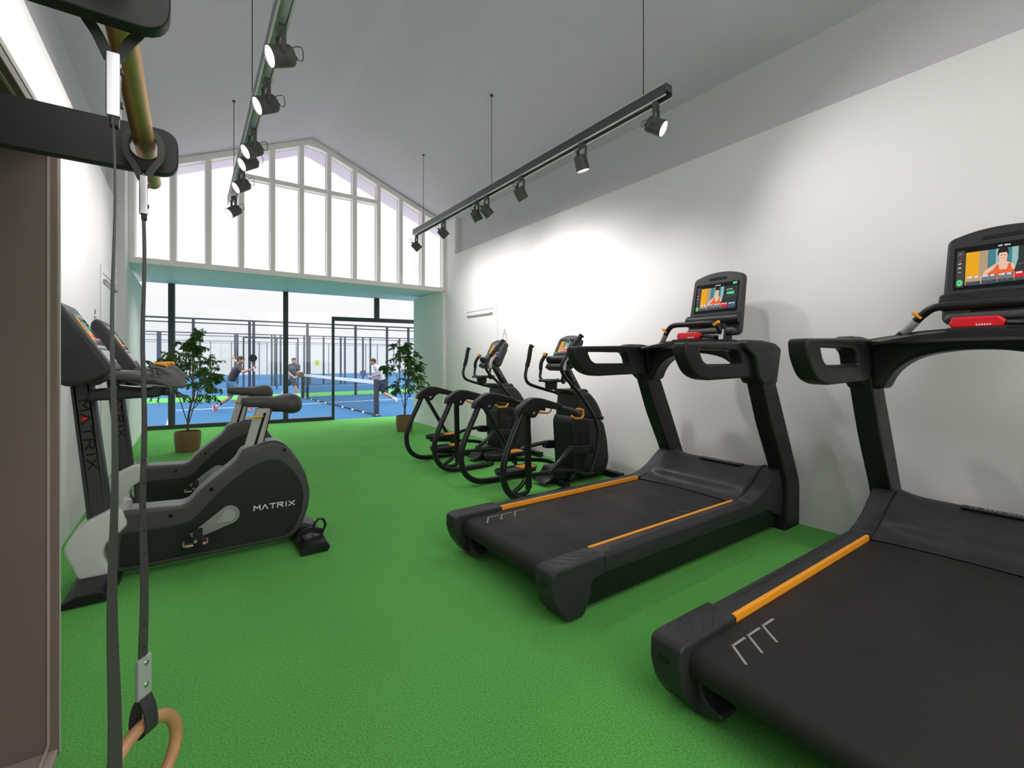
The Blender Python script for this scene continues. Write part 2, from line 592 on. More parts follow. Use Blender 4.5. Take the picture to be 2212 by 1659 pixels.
def xat(px, y):
    a = (px - 1106.0) / 990.0
    return y * (a * COSY + SINY) / (-a * SINY + COSY)


def ztop(x):
    if x < 1.46: return 3.558 + (x + .608) / (1.46 + .608) * (4.448 - 3.558)
    if x < 1.58: return 4.448 - (x - 1.46) / .12 * .023
    return 4.425 - (x - 1.58) / (3.66 - 1.58) * (4.425 - 3.59)


mul = [xat(p, GY) for p in (374, 450.5, 522, 589.6, 652.3, 711.6, 767, 818.6, 866.6, 914.5)]
edges = [(-.538, mul[0] - .03)] + [(mul[i] + .03, mul[i + 1] - .03) for i in range(9)] + [(mul[9] + .03, 3.605)]
holes = []
for i, (a, b) in enumerate(edges):
    top = []
    xs = [a, b]
    if a < 1.46 < b: xs = [a, 1.42, 1.62, b]
    tops = [(x, ztop(x) - .085) for x in xs]
    if 3 <= i <= 7:
        holes.append([(a, 2.458), (b, 2.458), (b, 3.685), (a, 3.685)])
        holes.append([(a, 3.745), (b, 3.745)] + tops[::-1])
    else:
        holes.append([(a, 2.458), (b, 2.458)] + tops[::-1])
outer = [(-.608, 2.387), (3.66, 2.387), (3.66, 3.59), (1.58, 4.425), (1.46, 4.448), (-.608, 3.558)]
w1 = thing('window_1', 'tall white gable window with slender mullions', 'window', (0, 0, 0)); w1['kind'] = 'structure'
MB().plate(outer, .12, .004, holes, 'xz', 7.25).build('window_frame', M_TRIM, w1, 20)
beads = MB()
for h in holes:
    n = len(h)
    for i in range(n):
        a, b = h[i], h[(i + 1) % n]
        beads.tube([(a[0], 7.285, a[1]), (b[0], 7.285, b[1])], 1.0, 4, sq=(.010, .010))
beads.build('glazing_bead', mat('bright_white_bead', (0.9, 0.9, 0.9), 0.4), w1, 0)
MB().add([(x, 7.29, z) for x, z in outer], [[0, 1, 2, 3, 4, 5]]).build('pane', M_GLASS, w1, 0)

# soffit box between gable window and glass facade
sf = hexa('trim_1', [(-.668, GY + .12, 2.390), (3.66, GY + .12, 2.387), (4.4, fy(4.4) + .05, 2.488), (-.80, fy(-.8) + .05, 2.548)],
          [(-.668, GY + .12, 2.44), (3.66, GY + .12, 2.44), (4.4, fy(4.4) + .05, 2.60), (-.80, fy(-.8) + .05, 2.60)], M_TRIM)
struct(sf, 'white soffit above the glass facade', 'soffit')
struct(hexa('trim_2', [(-.9, fy(-.9) - .1, 2.60), (4.6, fy(4.6) - .1, 2.60), (4.6, fy(4.6) + .02, 2.60), (-.9, fy(-.9) + .02, 2.60)],
            [(-.9, fy(-.9) - .1, 2.96), (4.6, fy(4.6) - .1, 2.96), (4.6, fy(4.6) + .02, 2.96), (-.9, fy(-.9) + .02, 2.96)], M_TRIM), 'white parapet outside the gable window', 'parapet')
dl = thing('recessed_downlight', 'small round recessed downlight in the white soffit', 'downlight', (.263, 8.46, 2.4595))
MB().lathe([(.045, 0), (.055, -.006), (.055, 0.0)], 24).build('trim_ring', M_SILV, dl)
MB().lathe([(.001, -.002), (.042, -.002), (.042, .001), (.001, .001)], 24).build('lens', glow('downlight_lens', (1, 1, .97), 3.0), dl)
dd = bpy.data.lights.new('downlight_beam', 'SPOT'); dd.energy = 70; dd.spot_size = R(150); dd.spot_blend = 1.0; dd.shadow_soft_size = .04; dd.color = (1, .97, .96)
do = bpy.data.objects.new('downlight_beam', dd); COL.objects.link(do); do.parent = dl; do.location = (0, 0, -.012)

# glass facade with door opening
FA = math.atan(FM)
w2 = thing('window_2', 'full height glass facade in dark steel posts with an open doorway', 'glass facade', (FX0, FY0, 0), FA); w2['kind'] = 'structure'


def zs(s):  # underside of the soffit along the facade
    return 2.546 - .0121 * s


MB().bb((0, -.04, 0), (3.05, .04, .07), bev=.004).build('bottom_rail', M_STEEL, w2, 30)
for (s, w, z0, z1) in ((.393, .092, 0, 0), (2.178, .088, 0, 0), (3.89, .100, 2.06, 0)):
    MB().bb((s - w / 2, -.045, z0), (s + w / 2, .045, zs(s) - .002), bev=.004).build('post', M_STEEL, w2, 30)
MB().bb((3.008, -.035, 0), (3.058, .035, 2.072), bev=.004).build('door_jamb', M_STEEL, w2, 30)
MB().bb((3.008, -.04, 1.995), (5.0, .04, 2.075), bev=.004).build('door_head', M_STEEL, w2, 30)
g = MB()
for a, b in ((-.02, .347), (.439, 2.134), (2.222, 3.008)):
    g.bb((a, -.006, .07), (b, .006, zs(a) - .015))
g.bb((3.03, -.006, 2.075), (3.84, .006, zs(3.0) - .015)); g.bb((3.94, -.006, 2.075), (5.0, .006, zs(4.6) - .02))
g.build('pane', M_GLASS, w2, 0)


# flush doors in the long walls, each with its closer rail
def flush_door(name, x, sgn, y0, y1, zt, label):
    d = thing(name, label, 'door', (x, 0, 0)); d['kind'] = 'structure'
    a, b = (0, -sgn * .012)
    fr = MB()
    fr.bb((a, y0 - .07, 0), (b, y0, zt + .07), bev=.003); fr.bb((a, y1, 0), (b, y1 + .07, zt + .07), bev=.003)
    fr.bb((a, y0, zt), (b, y1, zt + .07), bev=.003)
    fr.build('door_frame', M_WALL, d, 0)
    MB().bb((a, y0 + .006, .01), (-sgn * .006, y1 - .006, zt - .006), bev=.002).build('door_leaf', M_WALL, d, 0)
    r = MB(); r.bb((-sgn * .02, y0 + .06, zt - .075), (-sgn * .035, y1 - .06, zt - .06), bev=.003)
    r.bb((0, y0 + .06, zt - .08), (-sgn * .03, y0 + .085, zt - .055)); r.bb((0, y1 - .085, zt - .08), (-sgn * .03, y1 - .06, zt - .055))
    r.build('door_closer_rail', mat('closer_rail_grey', (.35, .35, .34), .4), d, 30)


flush_door('door_1', RX, 1, 5.62, 6.46, 1.965, 'white flush door in the far part of the treadmill wall')
flush_door('door_2', LX, -1, 5.70, 6.66, 2.02, 'white flush door in the far part of the bike wall')


def pictogram(x, sgn, y, label):
    """small outlined standing figure beside the door"""
    mb = MB()

    def st(pts, w=.008):
        for a, b in zip(pts[:-1], pts[1:]):
            mb.tube([(0, a[0], a[1]), (0, b[0], b[1])], 1.0, 4, sq=(.0022, w / 2))
    hd = [(.018 * math.cos(t), 1.620 + .021 * math.sin(t)) for t in [2 * PI * k / 12 for k in range(13)]]
    st(hd)
    st([(-.045, 1.46), (-.045, 1.575), (.045, 1.575), (.045, 1.46), (.026, 1.46), (.026, 1.395)])
    st([(-.045, 1.46), (-.026, 1.46), (-.026, 1.395)])
    st([(0, 1.395), (0, 1.46)])
    o = mb.build('wall_pictogram', mat('pictogram_grey', (.07, .07, .07), .5), None, 0, loc=(x - sgn * .001, y, 0))
    tag(o, label, 'pictogram')


pictogram(RX, 1, 5.37, 'thin black outline figure on the white wall beside the door behind the far elliptical')
pictogram(LX, -1, 5.348, 'thin black outline figure on the white wall above the far exercise bike screen')

# ================================================================== TRACK LIGHTS
SPOTC = (1.0, 0.945, 0.945)


def make_track(name, label, x, y0, y1, cables):
    t = thing(name, label, 'lighting track', (x, 0, 0), 0, None)
    pr = [(-.036, 2.965), (-.036, 3.045), (.036, 3.045), (.036, 2.965), (.026, 2.965), (.026, 3.0), (-.026, 3.0), (-.026, 2.965)]
    mb = MB()
    mb.loft([[(a, y0, b) for a, b in pr], [(a, y1, b) for a, b in pr]], cap=False)
    mb.build('rail_profile', M_TRACK, t, 0)
    l = MB()
    l.bb((-.025, y0 + .12, 2.985), (.025, y1 - .05, 3.001))
    l.bb((.0365, y0, 3.038), (.0385, y1, 3.0455)); l.bb((-.0385, y0, 3.038), (-.0365, y1, 3.0455))
    l.bb((-.037, y0, 2.962), (-.027, y1, 2.968)); l.bb((.027, y0, 2.962), (.037, y1, 2.968))
    l.build('track_channel', mat('bright_channel', (.72, .71, .72), .35, metal=.25), t, 0)  # lamp spill on the underside is put into this bright colour
    MB().add([(-.034, y0 + .001, 2.997), (.034, y0 + .001, 2.997), (.034, y0 + .004, 3.043), (-.034, y0 + .004, 3.043)], [[0, 1, 2, 3]]).build('end_plate', M_TRACK, t, 0)
    for yc, zc in cables:
        c_ = MB(); c_.tube([(0, yc, 3.04), (0, yc, zc)], .0032, 6)
        c_.lathe([(.014, zc - .012), (.016, zc), (.001, zc)], 12, mx=Matrix.Translation((0, yc, 0)))
        c_.build('suspension_cable', M_BLK2, t)
    return t


make_track('lighting_track', 'dark square lighting track hanging on thin cables in front of the treadmill wall', 2.62, 1.90, 6.10,
           [(2.107, ztop(2.62) - .0), (4.09, 4.005), (5.815, 4.005)])
make_track('lighting_track', 'dark square lighting track hanging on thin cables above the exercise bikes', .395, -1.2, 6.12,
           [(.6, 3.98), (4.0, 3.985), (5.75, 3.985)])

def mesh_only(mb, name, m, smooth=35):
    o = mb.build(name, m, None, smooth); me = o.data; bpy.data.objects.remove(o)
    return me


f = MB()
f.bb((-.018, -.03, -.03), (.018, .03, 0), bev=.004)
f.bb((-.012, -.062, -.042), (.012, .062, -.030), bev=.003)
for s_ in (-1, 1):
    f.bb((-.011, s_ * .058 - .003, -.175), (.011, s_ * .058 + .003, -.035), bev=.002)
    f.lathe([(.001, 0), (.010, 0), (.010, .010), (.001, .010)], 10, mx=Matrix.Translation((0, s_ * .061, -.16)) @ Matrix.Rotation(-s_ * PI / 2, 4, 'X'))
LM_FORK = mesh_only(f, 'fork_bracket', M_LAMP)
LM_BODY = mesh_only(MB().lathe([(.001, .062), (.050, .060), (.0535, .052), (.0535, .012), (.0525, .010), (.0525, .006), (.0545, .004), (.0545, -.058), (.050, -.060), (.047, -.052)], 32, cap=False), 'lamp_housing', M_LAMP)
LM_LENS = mesh_only(MB().lathe([(.0475, -.0535), (.0475, -.0515), (.001, -.0515)], 28, cap=False).lathe([(.001, -.0535), (.0475, -.0535)], 28, cap=False), 'lamp_lens', M_LENS)
f = MB().tube(spl([(-.012, .0, .075), (-.03, .01, .105), (.02, .03, .12), (.030, .03, .085), (.02, .02, .06)], 6), .0022, 6)
f.lathe([(.001, .06), (.012, .06), (.010, .084), (.001, .086)], 10, mx=Matrix.Translation((-.012, 0, 0)))
LM_CABLE = mesh_only(f, 'lamp_cable', M_BLK2)


def lamp(x, y, aim, label, group, power, zt=2.964):
    """a fork hung housing whose beam leaves along aim"""
    t = thing('track_spotlight', label, 'spotlight', (x, y, zt), math.atan2(aim[1], aim[0]), group)
    a = Vector(aim).normalized()
    q = (0, -math.atan2(math.hypot(a.x, a.y), -a.z), 0)
    o = bpy.data.objects.new('fork_bracket', LM_FORK); COL.objects.link(o); o.parent = t
    for nm, me in (('lamp_housing', LM_BODY), ('lamp_lens', LM_LENS), ('lamp_cable', LM_CABLE)):
        o = bpy.data.objects.new(nm, me); COL.objects.link(o); o.parent = t
        o.location = (0, 0, -.16); o.rotation_euler = q
    d = bpy.data.lights.new('spot_beam', 'SPOT'); d.energy = power; d.spot_size = R(130); d.spot_blend = 0.9
    d.shadow_soft_size = 0.045; d.color = SPOTC
    lo = bpy.data.objects.new('spot_beam', d); COL.objects.link(lo); lo.parent = t
    lo.location = Vector((0, 0, -.16)) + (Euler(q).to_matrix() @ Vector((0, 0, -.062)))
    lo.rotation_euler = q
    return t


PW = 54
ords = ['first', 'second', 'third', 'fourth', 'fifth', 'sixth', 'seventh']
for i, (y, aim) in enumerate([(2.00, (.35, -.80, -.52)), (2.73, (.28, -.05, -.95)), (3.57, (.52, -.05, -.80)), (4.19, (.70, -.12, -.68)),
                              (4.40, (.50, -.08, -.84)), (5.22, (.70, -.12, -.68)), (6.05, (.70, -.12, -.68))]):
    lamp(2.62, y, aim, 'grey spotlight, %s along the track by the treadmill wall counted from its open end' % ords[i], 'spotlights on the treadmill-side track', PW)
for i, (y, aim) in enumerate([(2.68, (-.88, -.12, -.42)), (3.24, (-.84, -.14, -.48)), (4.00, (-.80, -.20, -.52)), (4.28, (-.80, -.20, -.50)),
                              (4.88, (-.78, -.20, -.55)), (5.76, (-.76, -.22, -.60))]):
    lamp(.395, y, aim, 'glowing grey spotlight, %s along the bike-side track counted from the viewer' % ords[i], 'spotlights on the bike-side track', PW * .62)

# ================================================================== THE COURTS OUTSIDE
CZ = -.35
struct(MB().bb((-30, 9.2, CZ - .1), (45, 56, CZ)).build('ground_1', M_COURT, None, 0), 'blue padel court surface beyond the glass', 'court surface')
struct(MB().bb((-30, 20.85, CZ), (45, 23.3, CZ + .004)).build('ground_2', M_TURF, None, 0), 'green turf strip between the courts', 'turf strip')
ln = MB()
ln.bb((-.42, 17.47, CZ), (11.0, 17.53, CZ + .004)); ln.bb((-.45, 11.0, CZ), (-.39, 20.6, CZ + .004)); ln.bb((8.97, 11.0, CZ), (9.03, 20.6, CZ + .004))
ln.bb((-.4, 29, CZ), (12, 29.07, CZ + .004))
struct(ln.build('ground_3', M_LINE, None, 0), 'white painted court lines', 'court lines')

net = thing('padel_net', 'black padel net with white top tape crossing the blue court', 'net', (4.24, 12.53, CZ))
NL = 7.9; na = math.atan2(-.40, NL)


def npt(t, z):
    return (-.40 * t, NL * t, z)


m_ = MB()
n_ = 160
for i in range(n_ + 1):
    p = i / n_
    m_.tube([npt(p, .05), npt(p, .90)], .0026, 3, cap=False)
for j in range(18):
    z = .05 + j * .05
    m_.tube([npt(0, z), npt(1, z)], .0026, 3, cap=False)
m_.build('netting', M_NET, net, 0)
m_ = MB(); m_.bb((-.012, 0, .885), (.012, NL, .985)); m_.build('top_tape', M_TAPE, net, 0, rot=(0, 0, -na * 0 + math.atan2(.40, NL)))
m_ = MB(); m_.tube([npt(0, .035), npt(1, .035)], .02, 6); m_.build('bottom_cord', M_NET, net)
for t in (0, 1):
    p = npt(t, 0)
    b = MB(); b.bb((p[0] - .06, p[1] - .06, 0), (p[0] + .06, p[1] + .06, 1.02), bev=.01); b.bb((p[0] - .09, p[1] - .09, 0), (p[0] + .09, p[1] + .09, .03), bev=.005)
    b.build('net_post', M_STEEL, net)
for k in range(9):
    m_ = MB(); m_.bb((npt(k / 8.5, 0)[0] - .04, npt(k / 8.5, 0)[1] - .07, 0.0), (npt(k / 8.5, 0)[0] + .04, npt(k / 8.5, 0)[1] + .07, .05), bev=.01)
    m_.build('net_weight', M_TAPE, net)


def cage(y, pxs, x0, x1, pw, label, m=M_CAGE, extra=True, zt=2.77):
    g = thing('glass_court_wall', label, 'court wall', (0, y, CZ))
    top = zt - CZ
    MB().bb((x0, -.03, top - .06), (x1, .03, top)).build('top_rail', m, g, 0)
    MB().bb((x0, -.02, top - .20), (x1, .02, top - .16)).build('glass_rail', m, g, 0)
    for p in pxs:
        x = xat(p, y)
        MB().bb((x - pw / 2, -.04, 0), (x + pw / 2, .04, top - .061)).build('post', m, g, 0)
    MB().bb((x0, .045, .02), (x1, .055, top - .2)).build('glass_panel', M_GLASS2, g, 0)
    return g


cage(20.65, (417.5, 539, 548, 664, 768, 836, 882), -6, 11, .09, 'nearest court enclosure wall of dark posts and glass, right behind the players', M_STEEL)
cage(31.2, (341, 346, 432, 508, 513, 587, 594, 606, 657, 669, 699, 736, 745, 784, 800, 863), -10, 16, .10, 'second row of dark court posts and glass, behind the first enclosure', M_CAGE)
cage(44.0, (403, 455, 500, 560, 577, 640, 710, 722, 790, 815, 850), -14, 24, .07, 'farthest row of thin court posts behind the other enclosures', mat('hazy_cage_steel', (.20, .23, .28), .6))  # distance haze painted into the paler steel colour
# gate frames between the courts
gt = thing('court_gate_frame', 'tall dark gate frame standing left of the standing player', 'gate frame', (xat(600, 27.5), 27.5, CZ))
b = MB()
x0_, x1_ = -1.6, 1.0
for x in (x0_, -.05, .35, x1_): b.bb((x - .035, -.035, 0), (x + .035, .035, 2.75))
b.bb((x0_, -.035, 2.70), (x1_, .035, 2.78)); b.build('frame', M_STEEL, gt, 0)
sg = MB().box((0, 0, 0), (.24, .02, .33)).build('court_sign', mat('lime_sign', (.55, .62, .02), .5), None, 0, loc=(xat(685, 31.2), 31.232, 1.03))
tag(sg, 'small lime yellow sign on the white far wall above the net', 'sign')

# ================================================================== PLAYERS
M_SKIN = mat('skin', (0.50, 0.26, 0.17), 0.5, spec=0.35)
M_HAIR = mat('dark_brown_hair', (0.035, 0.022, 0.015), 0.6)
M_TEE1 = mat('charcoal_tshirt_fabric', (0.035, 0.035, 0.04), 0.85)
M_TEE2 = mat('slate_tshirt_fabric', (0.07, 0.085, 0.11), 0.85)
M_TEE3 = mat('light_grey_tshirt_fabric', (0.50, 0.50, 0.52), 0.85)
M_SH1 = mat('patterned_blue_shorts_fabric', (0.05, 0.14, 0.24), 0.85, var=0.5, vscale=18)
M_SH2 = mat('dark_blue_shorts_fabric', (0.035, 0.055, 0.085), 0.85)
M_SH3 = mat('navy_shorts_fabric', (0.022, 0.03, 0.055), 0.85)
M_SOCK = mat('white_sock', (0.65, 0.66, 0.7), 0.85)
M_SHOE1 = mat('magenta_shoe', (0.45, 0.02, 0.10), 0.6)
M_SHOE2 = mat('white_shoe', (0.6, 0.6, 0.6), 0.6)
M_SOLE = mat('pale_shoe_sole', (0.6, 0.6, 0.58), 0.7)
M_EYE = mat('eye_dark', (0.01, 0.008, 0.006), 0.3)


def chain(mb, pts):
    """pts: (x,y,z,r[,sy]) joined tapered tube with round ends"""
    P = [Vector(p[:3]) for p in pts]; rr = [p[3] for p in pts]
    for p, r in zip(P, rr):
        mb.ball(p, r, u=12, v=8)
    for i in range(len(P) - 1):
        n = 4
        q = [P[i].lerp(P[i + 1], k / n) for k in range(n + 1)]
        if (P[i + 1] - P[i]).length < 1e-4: continue
        mb.tube(q, [rr[i] + (rr[i + 1] - rr[i]) * k / n for k in range(n + 1)], 12)


def fuse(mb, name, m, parent, vox=.008, sm=4):
    o = mb.build(name, m, None, 0)
    o.modifiers.clear(); md = o.modifiers.new('r', 'REMESH'); md.mode = 'VOXEL'; md.voxel_size = vox
    ms = o.modifiers.new('s', 'SMOOTH'); ms.iterations = sm; ms.factor = .5
    dg = bpy.context.evaluated_depsgraph_get()
    me = bpy.data.meshes.new_from_object(o.evaluated_get(dg))
    me.polygons.foreach_set('use_smooth', [True] * len(me.polygons))
    o.modifiers.clear(); old = o.data; o.data = me; bpy.data.meshes.remove(old)
    o.parent = parent
    return o


def bend_fingers(mb, wrist, hand, side, spread=0.35, curl=0.0, L=.085):
    """palm from wrist towards hand point, five fingers beyond it; side = unit vector to the thumb side"""
    w = Vector(wrist); h = Vector(hand); f = (h - w).normalized(); s = (Vector(side) - f * f.dot(Vector(side))).normalized()
    n = f.cross(s)
    palm = w + f * .05
    chain(mb, [(*w, .026), (*(w + f * .03), .030), (*(palm + f * .025), .032)])
    for k in (-1, 0, 1):
        chain(mb, [(*(w + f * .02 + s * .012 * k), .018), (*(w + f * .085 + s * .024 * k), .015)])
    k0 = w + f * .088
    for i, (o, ln_) in enumerate(((.033, .90), (.011, 1.0), (-.011, .94), (-.031, .74))):
        d = (f + s * (o / .033) * spread * .5).normalized()
        b0 = k0 + s * o
        p1 = b0 + d * L * ln_ * .45
        d2 = (d + n * curl).normalized(); p2 = p1 + d2 * L * ln_ * .3
        d3 = (d2 + n * curl * 1.4).normalized(); p3 = p2 + d3 * L * ln_ * .25
        chain(mb, [(*b0, .0105), (*p1, .0098), (*p2, .0090), (*p3, .0080)])
    t0 = w + f * .03 + s * .028
    t1 = t0 + (s * .8 + f * .6).normalized() * .038
    t2 = t1 + (s * .35 + f * .9 + n * curl * .6).normalized() * .032
    chain(mb, [(*t0, .014), (*t1, .0115), (*t2, .0098)])


def person(label, loc, J, mats, look, racket=None, rim=None):
    """J joints in local frame: x = to the viewer's right, y = away from the viewer, z up"""
    root = thing('person', label, 'person', loc, -R(35.1858))
    tee, shorts, shoe = mats
    V = {k: Vector(v) for k, v in J.items() if isinstance(v, (tuple, list, Vector))}
    body = MB()
    hd = V['head']; nk = V['neck']; ch = V['chest']; hp = V['hip']
    lk = Vector(look).normalized()
    # head: skull, jaw, nose, ears, brow
    sidev = lk.cross(Vector((0, 0, 1))).normalized(); upv = sidev.cross(lk)
    body.ball(hd + upv * .012 - lk * .012, (.086, .078, .100), rot=(0, 0, math.atan2(lk.y, lk.x)))
    chain(body, [(*(hd + lk * .035 - upv * .040), .055), (*(hd + lk * .050 - upv * .078), .034)])
    chain(body, [(*(hd + lk * .088 + upv * .004), .010), (*(hd + lk * .106 - upv * .022), .013), (*(hd + lk * .090 - upv * .026), .014)])
    chain(body, [(*(hd + lk * .080 - upv * .052), .016), (*(hd + lk * .078 - upv * .080), .020)])
    for s in (-1, 1):
        chain(body, [(*(hd + sidev * s * .078 - lk * .010 + upv * .012), .016), (*(hd + sidev * s * .076 - lk * .006 - upv * .018), .012)])
        body.ball(hd + sidev * s * .034 + lk * .076 + upv * .022, .014)
    chain(body, [(*(hd - upv * .05 - lk * .02), .058), (*nk, .056), (*(nk + (ch - nk) * .2), .07)])
    # torso
    acr = (V['shR'] - V['shL'])
    for t, w, r in ((0.04, .70, .062), (.3, .62, .086), (.62, .5, .096)):
        c_ = nk.lerp(ch, t * 1.1) - Vector((0, 0, .03))
        chain(body, [(*(c_ - acr * .5 * w), r * .9), (*c_, r), (*(c_ + acr * .5 * w), r * .9)])
    hx = (V['hpR'] - V['hpL'])
    for t in [i_ / 9 for i_ in range(10)]:
        c_ = ch.lerp(hp, t)
        hw = (acr * (1 - t) * .30 + hx * (.55 + .2 * t))
        chain(body, [(*(c_ - hw * .5), .098), (*(c_ + hw * .5), .098)])
    for s in 'LR':
        chain(body, [(*V['sh' + s], .058), (*V['el' + s], .040), (*V['wr' + s], .026)])
        chain(body, [(*V['el' + s].lerp(V['wr' + s], .25), .041), (*V['wr' + s], .026)])
        chain(body, [(*V['hp' + s], .098), (*V['kn' + s], .056), (*V['an' + s], .036)])
        chain(body, [(*V['kn' + s].lerp(V['an' + s], .12), .052), (*V['kn' + s].lerp(V['an' + s], .35), .057), (*V['an' + s], .036)])
        chain(body, [(*V['an' + s], .036), (*(V['an' + s].lerp(V['to' + s], .5) - Vector((0, 0, .02))), .036)])
        fs = V['ha' + s]
        bend_fingers(body, V['wr' + s], fs, J.get('th' + s, (0, 0, 1)), J.get('sp' + s, .2), J.get('cu' + s, .9))
    fuse(body, 'body', M_SKIN, root, .0075, 3)
    # shirt
    t_ = MB()
    chain(t_, [(*(nk - Vector((0, 0, .045))), .072), (*nk.lerp(ch, .3), .09)])
    for t, w, r in ((0.03, .86, .082), (.3, .72, .100), (.62, .54, .110)):
        c_ = nk.lerp(ch, t * 1.1) - Vector((0, 0, .03))
        chain(t_, [(*(c_ - acr * .5 * w), r * .9), (*c_, r * .95), (*(c_ + acr * .5 * w), r * .9)])
    for t in [.95 * i_ / 9 for i_ in range(10)]:
        c_ = ch.lerp(hp, t)
        hw = (acr * (1 - t) * .34 + hx * (.6 + .2 * t))
        chain(t_, [(*(c_ - hw * .5), .112), (*(c_ + hw * .5), .112)])
    for s in 'LR':
        q = V['sh' + s].lerp(V['el' + s], .62)
        chain(t_, [(*nk.lerp(V['sh' + s], .45) - Vector((0, 0, .02)), .078), (*V['sh' + s], .073), (*q, .066)])
    fuse(t_, 'tshirt', tee, root, .010, 8)
    s_ = MB()
    chain(s_, [(*(hp - hx * .35), .125), (*(hp + hx * .35), .125)])
    for s in 'LR':
        q = V['hp' + s].lerp(V['kn' + s], .80)
        chain(s_, [(*V['hp' + s], .118), (*q, .092)])
    fuse(s_, 'shorts', shorts, root, .010, 7)
    # hair cap
    h_ = MB()
    h_.ball(hd + upv * .040 - lk * .026, (.096, .088, .094), rot=(0, 0, math.atan2(lk.y, lk.x)))
    h_.ball(hd + upv * .082 + lk * .020, (.066, .066, .040), rot=(0, 0, math.atan2(lk.y, lk.x)))
    chain(h_, [(*(hd - lk * .075 - upv * .03), .036), (*(hd - lk * .06 + upv * .05), .05)])
    fuse(h_, 'hair', M_HAIR, root, .008, 2)
    for s in (-1, 1):
        MB().ball(hd + sidev * s * .034 + lk * .086 + upv * .018, .0085, u=10, v=8).build('eye', M_EYE, root)
        MB().tube([hd + sidev * s * .018 + lk * .093 + upv * .036, hd + sidev * s * .048 + lk * .082 + upv * .036], .005, 6).build('eyebrow', M_HAIR, root)
    MB().tube([hd - sidev * .022 + lk * .094 - upv * .048, hd + lk * .098 - upv * .050, hd + sidev * .022 + lk * .094 - upv * .048], .005, 6).build('mouth', mat('lip', (.30, .09, .07), .5), root)
    for s in 'LR':
        a = V['an' + s]; to = V['to' + s]; kn = V['kn' + s]
        MB().tube([a + (kn - a).normalized() * .10, a + (kn - a).normalized() * .03, a.lerp(to, .12)], [.047, .045, .045], 14).build('sock', M_SOCK, root)
        heel = Vector(J.get('he' + s, a + (a - to) * .30 - Vector((0, 0, .055))))
        d = (to - heel).normalized(); upf = (kn - a).normalized(); sd = d.cross(upf).normalized(); uf = sd.cross(d).normalized()
        if uf.dot(upf) < 0: uf = -uf
        secs = []
        Ls = (to - heel).length
        for t, w, h0 in ((0, .030, .055), (.10, .038, .085), (.3, .040, .095), (.5, .044, .075), (.75, .050, .055), (.93, .040, .042), (1.0, .020, .025)):
            c_ = heel + d * Ls * t
            sec = []
            for k in range(14):
                an = 2 * PI * k / 14
                sec.append(c_ + sd * math.cos(an) * w + uf * (h0 * .5 + math.sin(an) * h0 * .5))
            secs.append(sec)
        sh = MB().loft(secs).build('shoe', shoe, root, 60)
        secs = []
        for t, w in ((0, .028), (.1, .040), (.3, .042), (.5, .046), (.75, .053), (.93, .043), (1.02, .018)):
            c_ = heel + d * Ls * t
            secs.append([c_ - sd * w - uf * .008, c_ + sd * w - uf * .008, c_ + sd * w + uf * .016, c_ - sd * w + uf * .016])
        MB().loft(secs).build('sole', M_SOLE, sh, 40)
    if racket:
        butt, cen, nrm, lab = racket
        r_ = thing('padel_racket', lab, 'racket', loc, -R(35.1858))
        butt = Vector(butt); cen = Vector(cen); ax = (cen - butt).normalized()
        nrm = Vector(nrm); nrm = (nrm - ax * nrm.dot(ax)).normalized(); sd = ax.cross(nrm)
        M = Matrix.Identity(4)
        for i in range(3):
            M[i][0] = sd[i]; M[i][1] = ax[i]; M[i][2] = nrm[i]; M[i][3] = cen[i]
        L = (cen - butt).length
        out = [(.115 * math.sin(t) * (1 if math.cos(t) > -.2 else 1 - (-math.cos(t) - .2) * .55), 0.120 * math.cos(t)) for t in [2 * PI * k / 36 for k in range(36)]]
        dots = []
        for ix in range(-2, 3):
            for iy in range(-2, 3):
                if ix * ix + iy * iy < 7: dots.append([(ix * .03 + .006 * math.cos(a), iy * .03 + .006 * math.sin(a)) for a in (0, 1.05, 2.1, 3.14, 4.2, 5.2)])
        hd_ = MB().plate(out, .036, .008, dots, 'xy', 0, mx=M)
        hd_.build('racket_head', rim or M_RUB, r_, 40)
        th = MB()
        th.tube([M @ Vector((-.05, -.115, 0)), M @ Vector((0, -L + .13, 0))], .008, 8); th.tube([M @ Vector((.05, -.115, 0)), M @ Vector((0, -L + .13, 0))], .008, 8)
        th.build('racket_throat', rim or M_RUB, r_, 40)
        MB().tube([M @ Vector((0, -L + .15, 0)), M @ Vector((0, -L, 0))], .015, 12).build('racket_grip', M_TAPE, r_, 40)
    return root


def jl(px0, d, tab):
    """joint table (px, py, depth offset) -> local metres for a person standing at depth d, origin under px0"""
    k = d / 990.0; out = {}
    for n_, (px, py, dy) in tab.items():
        out[n_] = ((px - px0) * k, dy, 1.55 - (py - 778) * k)
    return out


def wpos(px, d):
    a = (px - 1106) / 990
    return (d * (a * COSY + SINY), d * (-a * SINY + COSY), CZ)


# running player reaching for the ball
J1 = jl(505, 13.9, dict(head=(523.5, 778.0, -.05), neck=(516.5, 788.5, 0), chest=(510, 800, 0), hip=(498, 823, 0),
                        shR=(522.5, 794.5, -.17), shL=(506, 789.5, .17), elR=(536.0, 803.0, -.26), wrR=(555, 796.8, -.26), haR=(560, 793, -.26),
                        elL=(495.0, 782.0, .34), wrL=(488.5, 776.8, .40), haL=(485.5, 773.0, .42),
                        hpR=(503, 828, -.09), hpL=(494, 827, .09), knR=(522, 843, -.12), anR=(541.0, 878, -.10), toR=(549.5, 886.5, -.10),
                        knL=(494.5, 858.5, .08), anL=(466.5, 876.5, .06), toL=(461.5, 893.5, .06)))
J1['heL'] = tuple(Vector(J1['anL']) + Vector((-.13, 0, -.00)))
J1.update(thR=(0, -.3, 1), spR=.1, cuR=1.3, thL=(.3, 0, 1), spL=1.3, cuL=.05)
k1 = 13.9 / 990
